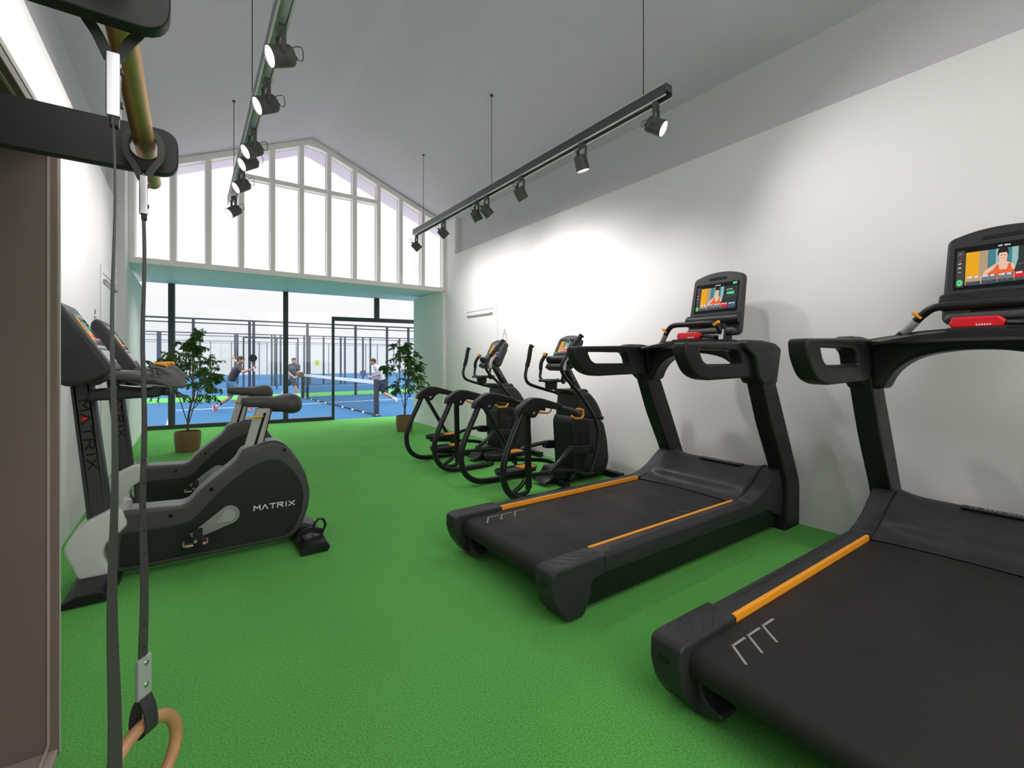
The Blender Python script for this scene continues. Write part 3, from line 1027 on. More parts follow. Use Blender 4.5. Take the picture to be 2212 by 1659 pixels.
person('running player in charcoal t-shirt and blue patterned shorts, reaching a black racket forward', wpos(505, 13.9), J1, (M_TEE1, M_SH1, M_SHOE1), (1, 0, -.12),
       ((Vector(J1['wrR']) + Vector((.09, -.03, -.07))), ((558.5 - 505) * k1, -.30, 1.55 - (774.3 - 778) * k1), (0.15, -1, 0), 'black padel racket held up by the running player'), M_RUB)
J2 = jl(634, 18.1, dict(head=(638, 779.6, -.1), neck=(635.5, 787.5, -.02), chest=(634.5, 797, -.03), hip=(632, 815, .06),
                        shR=(628.5, 791.0, -.12), shL=(641.5, 790.8, .12), elR=(629.0, 804.6, -.22), wrR=(643, 814.2, -.32), haR=(649, 815.5, -.34),
                        elL=(642.5, 803.2, .10), wrL=(645.5, 809.0, -.12), haL=(647.0, 805.0, -.16),
                        hpR=(635, 819, -.08), hpL=(629, 819, .08), knR=(643, 833.5, -.22), anR=(647.0, 854.5, -.20), toR=(655.5, 861.5, -.28),
                        knL=(619, 831, .15), anL=(604, 850, .22), toL=(602, 860.5, .20)))
J2.update(thR=(0, -.2, 1), cuR=1.2, thL=(-1, 0, .3), cuL=.5, spL=.6)
k2 = 18.1 / 990
person('crouching player in slate t-shirt and dark shorts beside the net, racket held low', wpos(634, 18.1), J2, (M_TEE2, M_SH2, M_SHOE2), (.85, -.5, -.1),
       ((Vector(J2['wrR']) + Vector((.02, -.04, -.03))), ((659.3 - 634) * k2, -.36, 1.55 - (809.2 - 778) * k2), (0.1, -1, .15), 'black and tan padel racket held low by the crouching player'),
       mat('black_tan_racket', (.10, .06, .045), .5, var=.9, vscale=30))
J3 = jl(824, 16.7, dict(head=(806.5, 781.6, -.05), neck=(812, 789.5, 0), chest=(817, 800, 0), hip=(826, 822, 0),
                        shR=(818.5, 796.5, .15), shL=(820.5, 796.0, -.17), elL=(824.0, 807.5, -.25), wrL=(808.5, 813.2, -.28), haL=(803, 814.5, -.28),
                        elR=(818, 810, .22), wrR=(811.5, 817.5, .05), haR=(809, 819.5, 0),
                        hpR=(822, 829, .09), hpL=(828, 828, -.09), knR=(814.5, 845, .10), anR=(816.5, 862.5, .08), toR=(811.0, 869.5, .06),
                        knL=(829.5, 848, -.10), anL=(855, 862.0, -.08), toL=(858.0, 869.0, -.10)))
J3['heL'] = tuple(Vector(J3['anL']) + Vector((.09, 0, .03)))
J3.update(thR=(0, 0, 1), cuR=.9, thL=(0, .2, 1), cuL=1.2)
k3 = 16.7 / 990
person('stepping player in light grey t-shirt and navy shorts behind the near net post', wpos(824, 16.7), J3, (M_TEE3, M_SH3, M_SHOE2), (-1, -.05, -.15),
       ((Vector(J3['wrL']) + Vector((-.02, .0, -.05))), ((790.7 - 824) * k3, -.30, 1.55 - (805.4 - 778) * k3), (.45, -1, .2), 'purple and dark padel racket held low by the player at the net post'),
       mat('purple_dark_racket', (.07, .05, .14), .4, var=.8, vscale=14))

# ================================================================== SCREEN PICTURES (flat lit display content)
def screen_picture(w, h, kind=0):
    """display content as one mesh in local (u right, v up) with n thin layers; returns (MB, materials)"""
    mats = [M_SCRBLK, glow('scr_orange', (.80, .38, .02)), glow('scr_teal', (.06, .22, .25)), glow('scr_skin', (.80, .50, .38)), glow('scr_hair', (.03, .02, .02)),
            glow('scr_coral', (.75, .13, .05)), glow('scr_dark', (.035, .045, .045)), glow('scr_green', (.10, .70, .22)), glow('scr_white', (.85, .85, .85)),
            glow('scr_grey', (.18, .19, .20)), glow('scr_blue', (.05, .12, .30)), glow('scr_paleteal', (.30, .48, .48)), glow('scr_tan', (.45, .32, .20)), glow('scr_red', (.6, .03, .04)), glow('scr_charcoal', (.06, .06, .06))]
    mb = MB(); lay = [0]

    def poly(pts, mi):
        lay[0] += 1; z = .00003 * lay[0]
        mb.add([(-w / 2 + x * w, -h / 2 + y * h, z) for x, y in pts], [list(range(len(pts)))], mi)

    def rect(x0, y0, x1, y1, mi):
        poly([(x0, y0), (x1, y0), (x1, y1), (x0, y1)], mi)

    def ell(cx, cy, rx, ry, mi, n=18):
        poly([(cx + rx * math.cos(2 * PI * k / n), cy + ry * math.sin(2 * PI * k / n)) for k in range(n)], mi)

    def scrib(x0, y0, x1, hh, mi, n):
        st = (x1 - x0) / n
        for k in range(n):
            if k % 5 == 3: continue
            rect(x0 + k * st, y0, x0 + k * st + st * .72, y0 + hh * (.7 + .3 * ((k * 7) % 3) / 2), mi)
    rect(0, 0, 1, 1, 0)
    rect(.10, .10, .97, .86, 6)
    rect(.03, .06, .115, .92, 14)
    rect(.13, .10, .33, .86, 1); rect(.27, .10, .38, .86, 12)
    rect(.36, .10, .66, .86, 2); rect(.44, .50, .52, .86, 11); rect(.60, .45, .66, .86, 11)
    # woman: shoulders, neck, head, headband, top
    poly([(.28, .22), (.34, .40), (.42, .50), (.47, .55), (.55, .55), (.60, .50), (.66, .40), (.68, .22)], 3)
    poly([(.30, .16), (.36, .32), (.42, .40), (.45, .50), (.47, .50), (.48, .38), (.55, .38), (.57, .50), (.59, .50), (.60, .38), (.66, .30), (.66, .16)], 5)
    rect(.475, .50, .55, .64, 3)
    ell(.512, .74, .055, .125, 4); ell(.512, .69, .045, .11, 3)
    poly([(.46, .76), (.565, .76), (.56, .85), (.51, .88), (.465, .85)], 4)
    rect(.488, .69, .503, .705, 4); rect(.523, .69, .538, .705, 4); rect(.498, .625, .528, .637, 5)
    # dark panel on the right with the button
    poly([(.62, .30), (.70, .86), (.97, .86), (.97, .30)], 6)
    rect(.74, .58, .90, .66, 7); scrib(.73, .73, .86, .03, 8, 8); scrib(.73, .68, .93, .02, 9, 14)
    poly([(.66, .45), (.97, .56), (.97, .57), (.66, .46)], 9)
    # bottom tiles
    for k, mi in enumerate((12, 9, 9, 13, 10)):
        x0 = .14 + k * .165
        rect(x0, .10, x0 + .15, .29, mi); rect(x0, .10, x0 + .15, .17, 14)
        scrib(x0 + .01, .25, x0 + .13, .045, 8, 6); scrib(x0 + .02, .135, x0 + .11, .02, 9, 7)
    rect(.14, .085, .44, .10, 10)
    # left icon column
    scrib(.045, .82, .10, .05, 9, 4); ell(.07, .68, .012, .03, 13); scrib(.05, .60, .095, .025, 8, 4); scrib(.05, .50, .095, .03, 8, 4); scrib(.05, .40, .095, .03, 11, 4)
    ell(.072, .16, .034, .075, 7); scrib(.052, .15, .09, .03, 6, 4)
    # header
    scrib(.46, .905, .60, .035, 8, 9); scrib(.86, .91, .93, .025, 8, 4)
    if kind == 1:
        rect(.86, .90, .95, .97, 7)
    return mb, mats


def belt_marks(mb, x, y, sgn, n, mx):
    """angular ankle marks printed on the belt"""
    for k in range(n):
        a = Vector((x + k * .10, y, 0)); b = a + Vector((.078, 0, 0)); c_ = a + Vector((-.058, -sgn * .076, 0))
        for p, q in ((a, b), (a, c_)):
            d = (q - p).normalized() * .0045; nn = Vector((-d.y, d.x, 0))
            mb.add([p - d - nn, q + d * .2 - nn, q + d * .2 + nn, p - d + nn], [[0, 1, 2, 3]], 0, mx)


# ================================================================== TREADMILL
def treadmill():
    """local x from the rear end (0) to the wall side; y across; z up"""
    t = thing('treadmill', 'treadmill', 'treadmill')
    # running belt with its rounded rear roller
    prof = [(.10, .135), (1.72, .135), (1.72, .240), (.10, .240), (.068, .233), (.050, .212), (.045, .188), (.050, .163), (.068, .142)]
    mb = MB(); mb.loft([[(x, -.384, z) for x, z in prof], [(x, .384, z) for x, z in prof]])
    belt = mb.build('running_belt', M_BELT, t, 50)
    mk = MB(); belt_marks(mk, .194, .318, 1, 3, Matrix.Translation((0, 0, .2408)))
    mk.build('belt_marks', M_GREYTXT, belt, 0)
    mk = MB(); belt_marks(mk, 1.20, -.345, -1, 4, Matrix.Translation((0, 0, .2408)))
    mk.build('belt_marks', mat('worn_grey_lettering', (.10, .10, .10), .6), belt, 0)
    # under frame
    mb = MB()
    mb.plate(rp([(.55, .05), (.80, .035), (2.28, .035), (2.30, .24), (.60, .215)], .02), .86, .01, plane='xz')
    mb.plate(rp([(.20, .10), (.55, .08), (.62, .20), (.14, .20)], .01), .74, .004, plane='xz')
    for s in (-1, 1): mb.plate(rp([(.18, .03), (.60, .030), (2.28, .035), (2.30, .24), (.24, .215)], .02), .03, .004, plane='xz', off=s * .458)
    mb.build('under_frame', M_BLK2, t)
    for s in (-1, 1):
        MB().lathe([(.001, 0), (.045, 0), (.045, .02), (.02, .03), (.02, .07), (.001, .07)], 16, mx=Matrix.Translation((.62, s * .36, 0))).build('levelling_foot', M_RUB, t)
        MB().lathe([(.001, 0), (.045, 0), (.045, .02), (.02, .03), (.02, .06), (.001, .06)], 16, mx=Matrix.Translation((1.86, s * .36, 0))).build('levelling_foot', M_RUB, t)
    for s in (-1, 1):
        # side rail: foot platform with dropped outer skirt
        sec = rp([(.386, .205), (.386, .258), (.400, .262), (.475, .262), (.497, .250), (.500, .205), (.494, .168), (.478, .165), (.470, .205)], .008, 3)
        rail = MB().loft([[(x, s * y, z) for y, z in (sec if s > 0 else sec[::-1])] for x in (.30, 1.715)]).build('side_rail', M_CHAR, t, 35)
        g = MB()
        g.bb((.42, s * .464, .2615), (1.70, s * .4655, .2632)); g.bb((.42, s * .452, .2615), (1.66, s * .4532, .2632))
        g.build('rail_groove', M_BLK2, rail, 0)
        MB().bb((.335, s * .3855, .235), (1.665, s * .4035, .2665), bev=.004).build('edge_strip', M_ORG, t, 40)
        # moulded rear end cap with its inner hook
        ol = rp([(.030, .264), (.004, .252), (.000, .178), (.028, .100), (.090, .022), (.120, .012), (.200, .014), (.245, .10), (.250, .165), (.345, .175), (.345, .264)], [.03, .02, .03, .03, .03, .02, .02, .03, .02, .01, .004], 5)
        cap = MB().plate(ol, .122, .010, plane='xz', off=s * .4465, res=3).build('rear_end_cap', M_CHAR, t, 40)
        hk = [(.40, .15), (.378, .15), (.368, .092), (.345, .066), (.300, .060), (.294, .046), (.305, .034), (.36, .016), (.40, .014)]
        MB().plate(rp([(s * y, z) for y, z in hk], [.005, .005, .03, .02, .01, .006, .01, .02, .005], 4), .085, .006, plane='yz', off=.135).build('cap_hook', M_CHAR, cap, 40)
        g = MB()
        for k in range(4):
            a0 = .055 + k * .05; off = .013 * k
            pts = [(a0, s * .398, .2642), (a0 + .05, s * (.462 - off), .2642), (a0 + .085, s * (.492 - off), .2642), (.335, s * (.492 - off), .2642)]
            for p, q in zip(pts[:-1], pts[1:]):
                if q[0] > p[0]: g.tube([p, q], 1.0, 4, sq=(.0014, .0010))
        g.bb((-.0015, -.02 + s * .45, .188), (.003, .02 + s * .45, .204))
        g.build('cap_grooves', M_BLK2, cap, 0)
        # sloping shroud ramp beside the motor cover
        ramp = [(1.712, .165), (1.712, .262), (1.80, .275), (1.90, .318), (2.00, .385), (2.07, .428), (2.16, .432), (2.22, .40), (2.30, .25), (2.30, .10), (2.10, .10), (1.95, .165)]
        MB().plate(rp(ramp, .03, 4), .108, .012, plane='xz', off=s * .443).build('shroud_ramp', M_CHAR, t, 40)
    # motor cover as a height surface
    yy = [-.395, -.37, -.345, -.31, -.25, 0, .25, .31, .345, .37, .395]
    xx = [1.690, 1.712, 1.76, 1.81, 1.83, 1.86, 1.95, 2.05, 2.10, 2.16, 2.24, 2.28]

    def hc(x, u):
        u = abs(u) / .395
        e = max(0, (u - .62) / .38)                    # towards the ramps
        centre = [(1.69, .245), (1.712, .247), (1.76, .248), (1.81, .262), (1.83, .312), (1.86, .330), (1.95, .350), (2.05, .392), (2.10, .408), (2.16, .412), (2.24, .38), (2.28, .25)]
        side = [(1.69, .246), (1.712, .258), (1.76, .268), (1.81, .292), (1.83, .304), (1.86, .320), (1.95, .372), (2.05, .432), (2.10, .446), (2.16, .448), (2.24, .40), (2.28, .25)]
        f = lambda T: [b for a, b in T if abs(a - x) < 1e-4][0]
        return f(centre) * (1 - e ** 2) + f(side) * e ** 2
    vs = []; fs = []
    for x in xx:
        for y in yy:
            xo = 0
            if x < 1.72: xo = .05 * (abs(y) / .395) ** 2 * -1 + .03
            vs.append((x + xo * (1 if x < 1.72 else 0), y, hc(x, y)))
    n = len(yy)
    for i in range(len(xx) - 1):
        for j in range(n - 1):
            fs.append([i * n + j, (i + 1) * n + j, (i + 1) * n + j + 1, i * n + j + 1])
    o0 = len(vs)
    for i, x in enumerate(xx):
        vs += [(x, yy[0], .20), (x, yy[-1], .20)]
    for i in range(len(xx) - 1):
        fs.append([i * n, o0 + 2 * i, o0 + 2 * i + 2, (i + 1) * n]); fs.append([i * n + n - 1, (i + 1) * n + n - 1, o0 + 2 * i + 3, o0 + 2 * i + 1])
    cover = MB().add(vs, fs).build('motor_cover', M_CHAR, t, 60)
    md = cover.modifiers.new('sub', 'SUBSURF'); md.levels = 2; md.render_levels = 2
    b = MB(); b.box((0, 0, 0), (.05, .34, .010), rot=(0, -.10, 0), bev=.004); b.build('cover_badge', M_BLK2, cover, 30, loc=(2.10, -.06, .413))
    g = MB()
    for k in range(16):
        if k % 5 != 3: g.bb((-.006, -.13 + k * .017, .005), (.006, -.12 + k * .017, .0068))
    g.build('badge_lettering', M_GREYTXT, cover, 0, loc=(2.10, -.06, .413), rot=(0, -.10, 0))
    MB().lathe([(.001, 0), (.014, 0), (.013, .002), (.001, .002)], 20).build('cover_dot', mat('mid_grey', (.12, .12, .13), .4), cover, loc=(1.835, 0, .3055), rot=(0, -.9, 0))
    # two raked uprights, their shoulder brackets and loop handles
    for s in (-1, 1):
        up = [(2.345, .0), (2.352, .31), (2.150, .73), (1.985, 1.06), (1.775, 1.12), (1.925, .76), (2.105, .43), (2.150, .30), (2.135, .05), (2.12, .0)]
        MB().plate(rp(up, [.01, .05, .05, .0, .0, .05, .05, .05, .02, .01], 5), .112, .014, plane='xz', off=s * .470).build('upright', M_BLK, t, 40)
        br = [(1.60, 1.318), (1.64, 1.332), (1.80, 1.332), (1.98, 1.315), (2.055, 1.280), (2.035, 1.20), (1.990, 1.035), (1.815, 1.035), (1.74, 1.09), (1.70, 1.22), (1.60, 1.27)]
        MB().plate(rp(br, .02, 4), .085, .016, plane='xz', off=s * .492).build('shoulder_bracket', M_CHAR2, t, 40)
        ol = rp([(.985, 1.300), (1.00, 1.215), (1.075, 1.115), (1.20, 1.078), (1.78, 1.088), (1.80, 1.20), (1.76, 1.318), (1.60, 1.318)], [.03, .06, .07, .07, .04, .05, .03, .03], 6)
        ho = rp([(1.130, 1.262), (1.165, 1.200), (1.215, 1.176), (1.600, 1.176), (1.585, 1.225), (1.545, 1.262)], [.02, .03, .03, .01, .03, .03], 5)
        MB().plate(ol, .090, .016, [ho], plane='xz', off=s * .456, res=4).build('loop_handle', M_BLK, t, 50)
    # cross member with its arched underside
    top = [(.45, 1.318), (.32, 1.338), (.20, 1.356), (0, 1.362), (-.20, 1.356), (-.32, 1.338), (-.45, 1.318)]
    arch = [(-.43, 1.04), (-.375, 1.045), (-.345, 1.105), (-.30, 1.165), (-.22, 1.218), (-.10, 1.246), (.0, 1.252), (.10, 1.246), (.22, 1.218), (.30, 1.165), (.345, 1.105), (.375, 1.045), (.43, 1.04)]
    MB().plate([tuple(p) for p in spl(top, 4)] + [tuple(p) for p in spl(arch, 3)], .17, .03, plane='yz', off=1.90, res=4).build('cross_member', M_BLK, t, 45)
    # dashboard tray sweeping towards the runner
    v = MB()
    secs = []
    for x, zt, zb, hw in ((1.66, 1.296, 1.286, .34), (1.70, 1.302, 1.276, .39), (1.80, 1.312, 1.270, .41), (1.90, 1.322, 1.275, .41), (1.97, 1.325, 1.285, .36), (2.01, 1.310, 1.290, .29)):
        sec = []
        for k in range(13):
            y = hw * (1 - k / 6)
            sec.append((x, y, zt + .040 * (1 - (y / hw) ** 2)))
        for k in range(13):
            y = -hw * (1 - k / 6)
            sec.append((x, y, zb + .020 * (1 - (y / hw) ** 2)))
        secs.append(sec)
    v.loft(secs); v.build('dashboard', M_BLK, t, 40)
    MB().box((1.705, -.01, 1.340), (.035, .20, .030), bev=.006).build('dash_clip', M_CHAR2, t)
    rb = MB(); rb.plate(rp([(-.085, -.024), (.085, -.024), (.098, -.004), (.085, .030), (-.075, .030), (-.098, .006)], .008), .055, .010, plane='yz', off=0, res=3)
    stop = rb.build('stop_button', M_RED, t, 40, loc=(1.775, -.005, 1.378))
    g = MB()
    for k in range(6): g.bb((-.0290, -.05 + k * .009, -.014), (-.0275, -.044 + k * .009, -.006))
    g.build('stop_lettering', M_WHITE, stop, 0)
    MB().tube([(1.775, -.10, 1.375), (1.79, -.15, 1.372), (1.85, -.20, 1.365)], .012, 10).build('stop_cable', M_BLK2, t)
    # heart rate grip bar with buttons and sensor plates
    pts = [(1.86, .315, 1.325), (1.82, .255, 1.375), (1.79, .195, 1.435), (1.775, .135, 1.467), (1.775, 0, 1.469), (1.775, -.165, 1.467), (1.785, -.215, 1.450), (1.80, -.235, 1.405), (1.83, -.245, 1.335)]
    bar = MB().tube(spl(pts, 6), .0195, 14).build('grip_bar', M_BLK, t)
    MB().tube(spl(pts, 6)[3:10], .0206, 14).build('sensor_plate', M_SILV, bar)
    MB().box((1.783, .218, 1.432), (.03, .05, .014), rot=(.75, -.2, 0), bev=.004).build('grip_button', M_ORG, bar)
    MB().box((1.765, -.225, 1.462), (.03, .05, .022), rot=(-.5, -.2, 0), bev=.006).build('grip_button', M_ORG, bar)
    MB().box((1.805, -.245, 1.395), (.022, .048, .13), rot=(0, .15, 0), bev=.006).build('sensor_bracket', M_BLK, bar)
    MB().box((1.790, -.245, 1.385), (.003, .034, .072), rot=(0, .15, 0)).build('instruction_sticker', M_STICK, bar, 0)
    # console
    con = MB()
    CW, CH = .415, .505
    ol = rp([(-CW / 2 - .012, 0.0), (CW / 2 + .012, 0.0), (CW / 2, CH * .93), (CW * .25, CH * 1.0), (0, CH * 1.018), (-CW * .25, CH * 1.0), (-CW / 2, CH * .93)], [.05, .05, .03, .1, .1, .1, .03], 5)
    # local: u -> -y (viewer's right), v -> up along the tilted face
    M = Matrix.Translation((2.005, -.045, 1.392)) @ Matrix.Rotation(R(11), 4, 'Y')
    # local axes of the plate: (x->-Y, y->Z, z->-X)
    B = Matrix(((0, 0, -1, 0), (-1, 0, 0, 0), (0, 1, 0, 0), (0, 0, 0, 1)))
    con.plate(ol, .050, .014, plane='xy', off=-.025, mx=M @ B, res=3)
    console = con.build('console', M_CHAR, t, 45)
    bk = MB(); bk.plate(rp([(-CW / 2 + .03, .05), (CW / 2 - .03, .05), (CW / 2 - .05, CH * .85), (-CW / 2 + .05, CH * .85)], .04), .04, .015, plane='xy', off=-.060, mx=M @ B, res=3); bk.build('console_back', M_BLK, console, 45)
    sm, mats_ = screen_picture(.355, .235, 1)
    so = sm.build('screen', mats_, console, 0); so.matrix_local = M @ B @ Matrix.Translation((0, .300, .0006))
    MB().plate(rp([(-.075, -.010), (.075, -.010), (.068, .010), (-.068, .010)], .006), .004, .001, plane='xy', off=.001, mx=M @ B @ Matrix.Translation((0, .455, 0))).build('camera_slot', M_RUB, console, 0)
    tr = MB()
    secs = []
    for u in (-.222, -.21, .20, .212):
        sc_ = .92 if abs(u) > .211 else 1
        sec = []
        for k in range(14):
            an = PI * .5 + k / 13 * PI
            sec.append(M @ B @ Vector((u, .118 + math.sin(an) * .046 * sc_, -.010 - math.cos(an) * .050 * sc_)))
        sec = [M @ B @ Vector((u, .118 + math.cos(PI * k / 13) * .046 * sc_, math.sin(PI * k / 13) * .052 * sc_ - .004)) for k in range(14)]
        secs.append(sec)
    tr.loft(secs); tr.build('accessory_tray', M_BLK, console, 60)
    MB().plate(rp([(-.205, .005), (.205, .005), (.19, .048), (-.19, .048)], .02), .05, .016, plane='xy', off=.020, mx=M @ B, res=3).build('console_lip', M_GREY, console, 45)
    MB().plate(rp([(1.93, 1.34), (2.10, 1.33), (2.13, 1.45), (2.02, 1.47)], .02), .22, .02, plane='xz', off=-.045).build('console_neck', M_BLK, t, 40)
    return t


tm = treadmill()
tm.location = (1.30, 2.05, 0)
tm['label'] = 'black treadmill in the middle of the right wall, wholly in view beside the nearer elliptical'
tm['group'] = 'treadmills facing the white wall'
dup(tm, (1.30, .513, 0), label='nearest black treadmill, cut off by the picture edge, large grey angular marks on its belt', group='treadmills facing the white wall')


# ================================================================== ELLIPTICAL TRAINERS
def elliptical(hw):
    """local x from 0 (rear loops) towards the wall, y across; hw = half width between the side frames"""
    t = thing('elliptical_trainer', 'elliptical', 'elliptical trainer')
    for s in (-1, 1):
        y = s * hw
        loop = [(.275, .765), (.222, .655), (.158, .53), (.103, .40), (.083, .30), (.098, .19), (.150, .105), (.245, .048), (.38, .031), (.62, .031)]
        pts = [(x, y, z) for x, z in spl([Vector((a, b, 0)).xy for a, b in loop], 6)]
        pts += [(.74, y - s * .015, .031), (.83, y - s * .06, .033), (.90, y - s * (hw - .17) * .75, .034)] if True else []
        pts = [Vector(p) for p in pts]
        MB().tube(pts, .0275, 14).build('side_loop', M_BLK2, t)
        # joint casting and the tube running forward to the tower
        jt = rp([(.205, .735), (.215, .800), (.345, .884), (.445, .880), (.690, .812), (.690, .757), (.480, .795), (.428, .758), (.400, .715), (.340, .712), (.290, .765)], [.015, .03, .05, .05, .01, .01, .04, .03, .03, .03, .03], 5)
        MB().plate(jt, .078, .014, plane='xz', off=y, res=3).build('rail_joint', M_BLK, t, 45)
        MB().tube([(.66, y, .785), (.86, y - s * .02, .737), (1.02, y - s * .09, .696)], .0255, 14).build('side_rail_tube', M_BLK2, t)
        b = MB().lathe([(.001, 0), (.012, 0), (.012, .003), (.006, .005), (.001, .005)], 16, mx=Matrix.Translation((.370, y - .039 if s < 0 else y - .039, .755)) @ Matrix.Rotation(PI / 2, 4, 'X'))
        b.build('pivot_bolt', M_ALU, t)
        # orange step grip at the front of the rail
        MB().tube([(.86, y - s * .03, .690), (.92, y - s * .05, .660), (1.05, y - s * .10, .650), (1.085, y - s * .11, .675), (1.08, y - s * .11, .725), (1.02, y - s * .095, .738), (.96, y - s * .07, .742)], .011, 8).build('orange_grip', M_ORG, t)
        # hanging link with its hooked foot
        yi = y - s * .055
        if s < 0:
            a, b_, hk = (.370, .755), (.385, .10), [(.385, .115), (.372, .075), (.31, .058), (.245, .068), (.235, .092), (.30, .130), (.345, .175)]
        else:
            a, b_, hk = (.300, .76), (.66, .175), [(.66, .19), (.68, .15), (.74, .13), (.80, .15)]
        lk = MB().tube([(a[0], yi, a[1]), (b_[0], yi, b_[1])], 1.0, 16, sq=(.027, .016))
        lk.tube(spl([(p, yi, q) for p, q in hk], 5), .019, 12)
        lk.build('swing_link', M_BLK2, t)
        # pedal arm with footplate
        py = s * .165
        dx, dz = (0, 0) if s < 0 else (.10, .07)
        px0 = .14 + dx
        arm = MB()
        arm.tube(spl([(px0 + .05, py, .205 + dz), (px0 + .35, py, .170 + dz), (.95, py, .150 + dz * .5), (1.16, py, .085), (1.30, py, .075)], 6), .021, 12)
        arm.build('pedal_arm', M_BLK2, t)
        ft = rp([(px0, -.03), (px0 + .05, -.075), (px0 + .22, -.085), (px0 + .37, -.075), (px0 + .40, -.04), (px0 + .40, .04), (px0 + .37, .075), (px0 + .22, .085), (px0 + .05, .075), (px0, .03)], .04, 4)
        foot = MB().plate([(a_, b2 + py) for a_, b2 in ft], .030, .010, plane='xy', off=.232 + dz)
        inner = [(px0 + (a_ - px0) * .88 + .02, py + b2 * .80) for a_, b2 in ft]
        fp = foot.build('footplate', M_BLK, t, 45)
        rim = MB(); rim.tube([(a_, b2 + py, .252 + dz) for a_, b2 in ft], .009, 6, closed=True); rim.build('footplate_rim', M_CHAR, fp)
        og = MB()
        for k in range(4): og.bb((px0 + .24 + k * .04, py - .055, .247 + dz), (px0 + .262 + k * .04, py + .055, .262 + dz), bev=.003)
        og.build('orange_tread', M_ORG, fp)
        # curved lever from the moving handle to the pedal arm
        MB().tube(spl([(.62, yi, .205), (.76, yi, .305), (.92, s * .21, .355), (1.02, s * .185, .352)], 6), .021, 12).build('curved_lever', M_BLK2, t)
        MB().plate(rp([(.93, .315), (.96, .385), (1.25, .365), (1.27, .29), (1.0, .30)], .02), .05, .010, plane='xz', off=s * .185).build('lever_socket', M_BLK, t)
        # moving handle
        if s < 0:
            mh = [(.985, 1.425), (.945, 1.385), (.875, 1.315), (.785, 1.20), (.762, 1.13), (.810, 1.05), (.985, .91), (1.165, .73), (1.25, .61), (1.285, .50), (1.265, .30), (1.20, .11)]
            my = [-.31, -.31, -.31, -.30, -.29, -.28, -.26, -.24, -.235, -.235, -.235, -.235]
        else:
            mh = [(.875, 1.345), (.865, 1.30), (.845, 1.20), (.812, 1.09), (.800, 1.02), (.845, .955), (1.05, .89), (1.19, .845), (1.25, .76), (1.28, .6), (1.27, .4), (1.20, .15)]
            my = [.31, .31, .31, .31, .30, .29, .27, .25, .235, .235, .235, .235]
        pts = spl([(a_, b2, c2) for (a_, c2), b2 in zip(mh, my)], 5)
        MB().tube(pts, .0165, 12).build('moving_handle', M_BLK2, t)
        g0 = pts[1:14]
        gr = MB().tube(g0, .0225, 12); gr.box(tuple(Vector(g0[0]) + Vector((.012, 0, .010))), (.05, .035, .016), rot=(0, .5, 0), bev=.006)
        gr.build('handle_grip', M_RUB, t)
        # fixed handle with heart rate sensor
        q = [(.965 - .0, s * .17, 1.265), (.905, s * .175, 1.18), (.895, s * .175, 1.09), (.885, s * .165, 1.02), (.935, s * .12, .985), (1.03, s * .05, 1.005)]
        pts = spl(q, 6)
        MB().tube(pts, .0145, 10).build('fixed_handle', M_BLK2, t)
        MB().tube(pts[0:12], .0185, 12).build('sensor_grip', M_RUB if s > 0 else M_SILV, t)
        MB().box(tuple(Vector(pts[1]) + Vector((-.012, 0, .008))), (.02, .035, .035), bev=.006).build('grip_button', M_ORG, t)
    # tower shrouds
    low = rp([(1.00, .035), (1.055, .12), (1.04, .30), (1.02, .60), (1.055, .665), (1.42, .60), (1.47, .56), (1.52, .40), (1.545, .16), (1.48, .04)], [.02, .05, .1, .03, .03, .02, .04, .08, .06, .03], 5)
    MB().plate(low, .31, .035, plane='xz', off=0, res=4).build('lower_shroud', M_BLK, t, 45)
    up = rp([(1.045, .645), (1.075, .885), (1.25, .885), (1.30, .865), (1.37, .80), (1.44, .70), (1.49, .575), (1.42, .59)], [.03, .03, .03, .06, .06, .06, .03, .02], 5)
    MB().plate(up, .285, .040, plane='xz', off=0, res=4).build('upper_shroud', M_CHAR2, t, 45)
    MB().plate(rp([(1.03, .890), (1.00, .915), (1.25, .912), (1.28, .885), (1.27, .870), (1.05, .872)], .01), .24, .012, plane='xz', off=0).build('shroud_collar', M_CHAR, t, 45)
    MB().plate(rp([(1.13, .50), (1.43, .515), (1.47, .47), (1.48, .24), (1.45, .12), (1.16, .12)], .05), .325, .008, plane='xz', off=0).build('shroud_inset', M_BLK2, t, 45)
    # base frame
    bs = MB()
    bs.tube([(.86, 0, .035), (1.60, 0, .035)], 1.0, 16, sq=(.05, .03))
    bs.tube([(.88, -hw * .62, .034), (.92, 0, .034), (.88, hw * .62, .034)], .026, 12)
    bs.tube([(1.56, -.30, .034), (1.56, .30, .034)], 1.0, 16, sq=(.035, .028))
    bs.plate(rp([(.72, .035), (.80, .08), (.86, .17), (1.0, .17), (1.1, .035)], .02), .20, .02, plane='xz')
    bs.build('base_frame', M_BLK2, t)
    # mast, cup tray, console
    ms = MB().tube([(1.25, 0, .86), (1.14, 0, 1.02), (1.04, 0, 1.17)], 1.0, 16, sq=(.042, .032)); ms_o = ms.build('console_mast', M_BLK, t)
    dv = Vector((-.56, 0, .828)).normalized(); av = -dv; ug = Vector((-av.z, 0, av.x)); mx = Matrix.Identity(4)
    for i in range(3):
        mx[i][0] = av[i]; mx[i][1] = ug[i]; mx[i][2] = (0, -1, 0)[i]
    st = Vector((1.065, -.0425, 1.13)) - ug * .012
    mp = MB(); lettering(mp, 'MATRIX', .022, .024, .010, .005, Matrix.Translation(st) @ mx, .001)
    mp.build('mast_lettering', M_GREYTXT, ms_o, 0)
    cp = MB(); cp.plate(rp([(.80, -.11), (.80, .11), (.99, .09), (1.02, -.09)], .03), .025, .010, plane='xy', off=1.000)
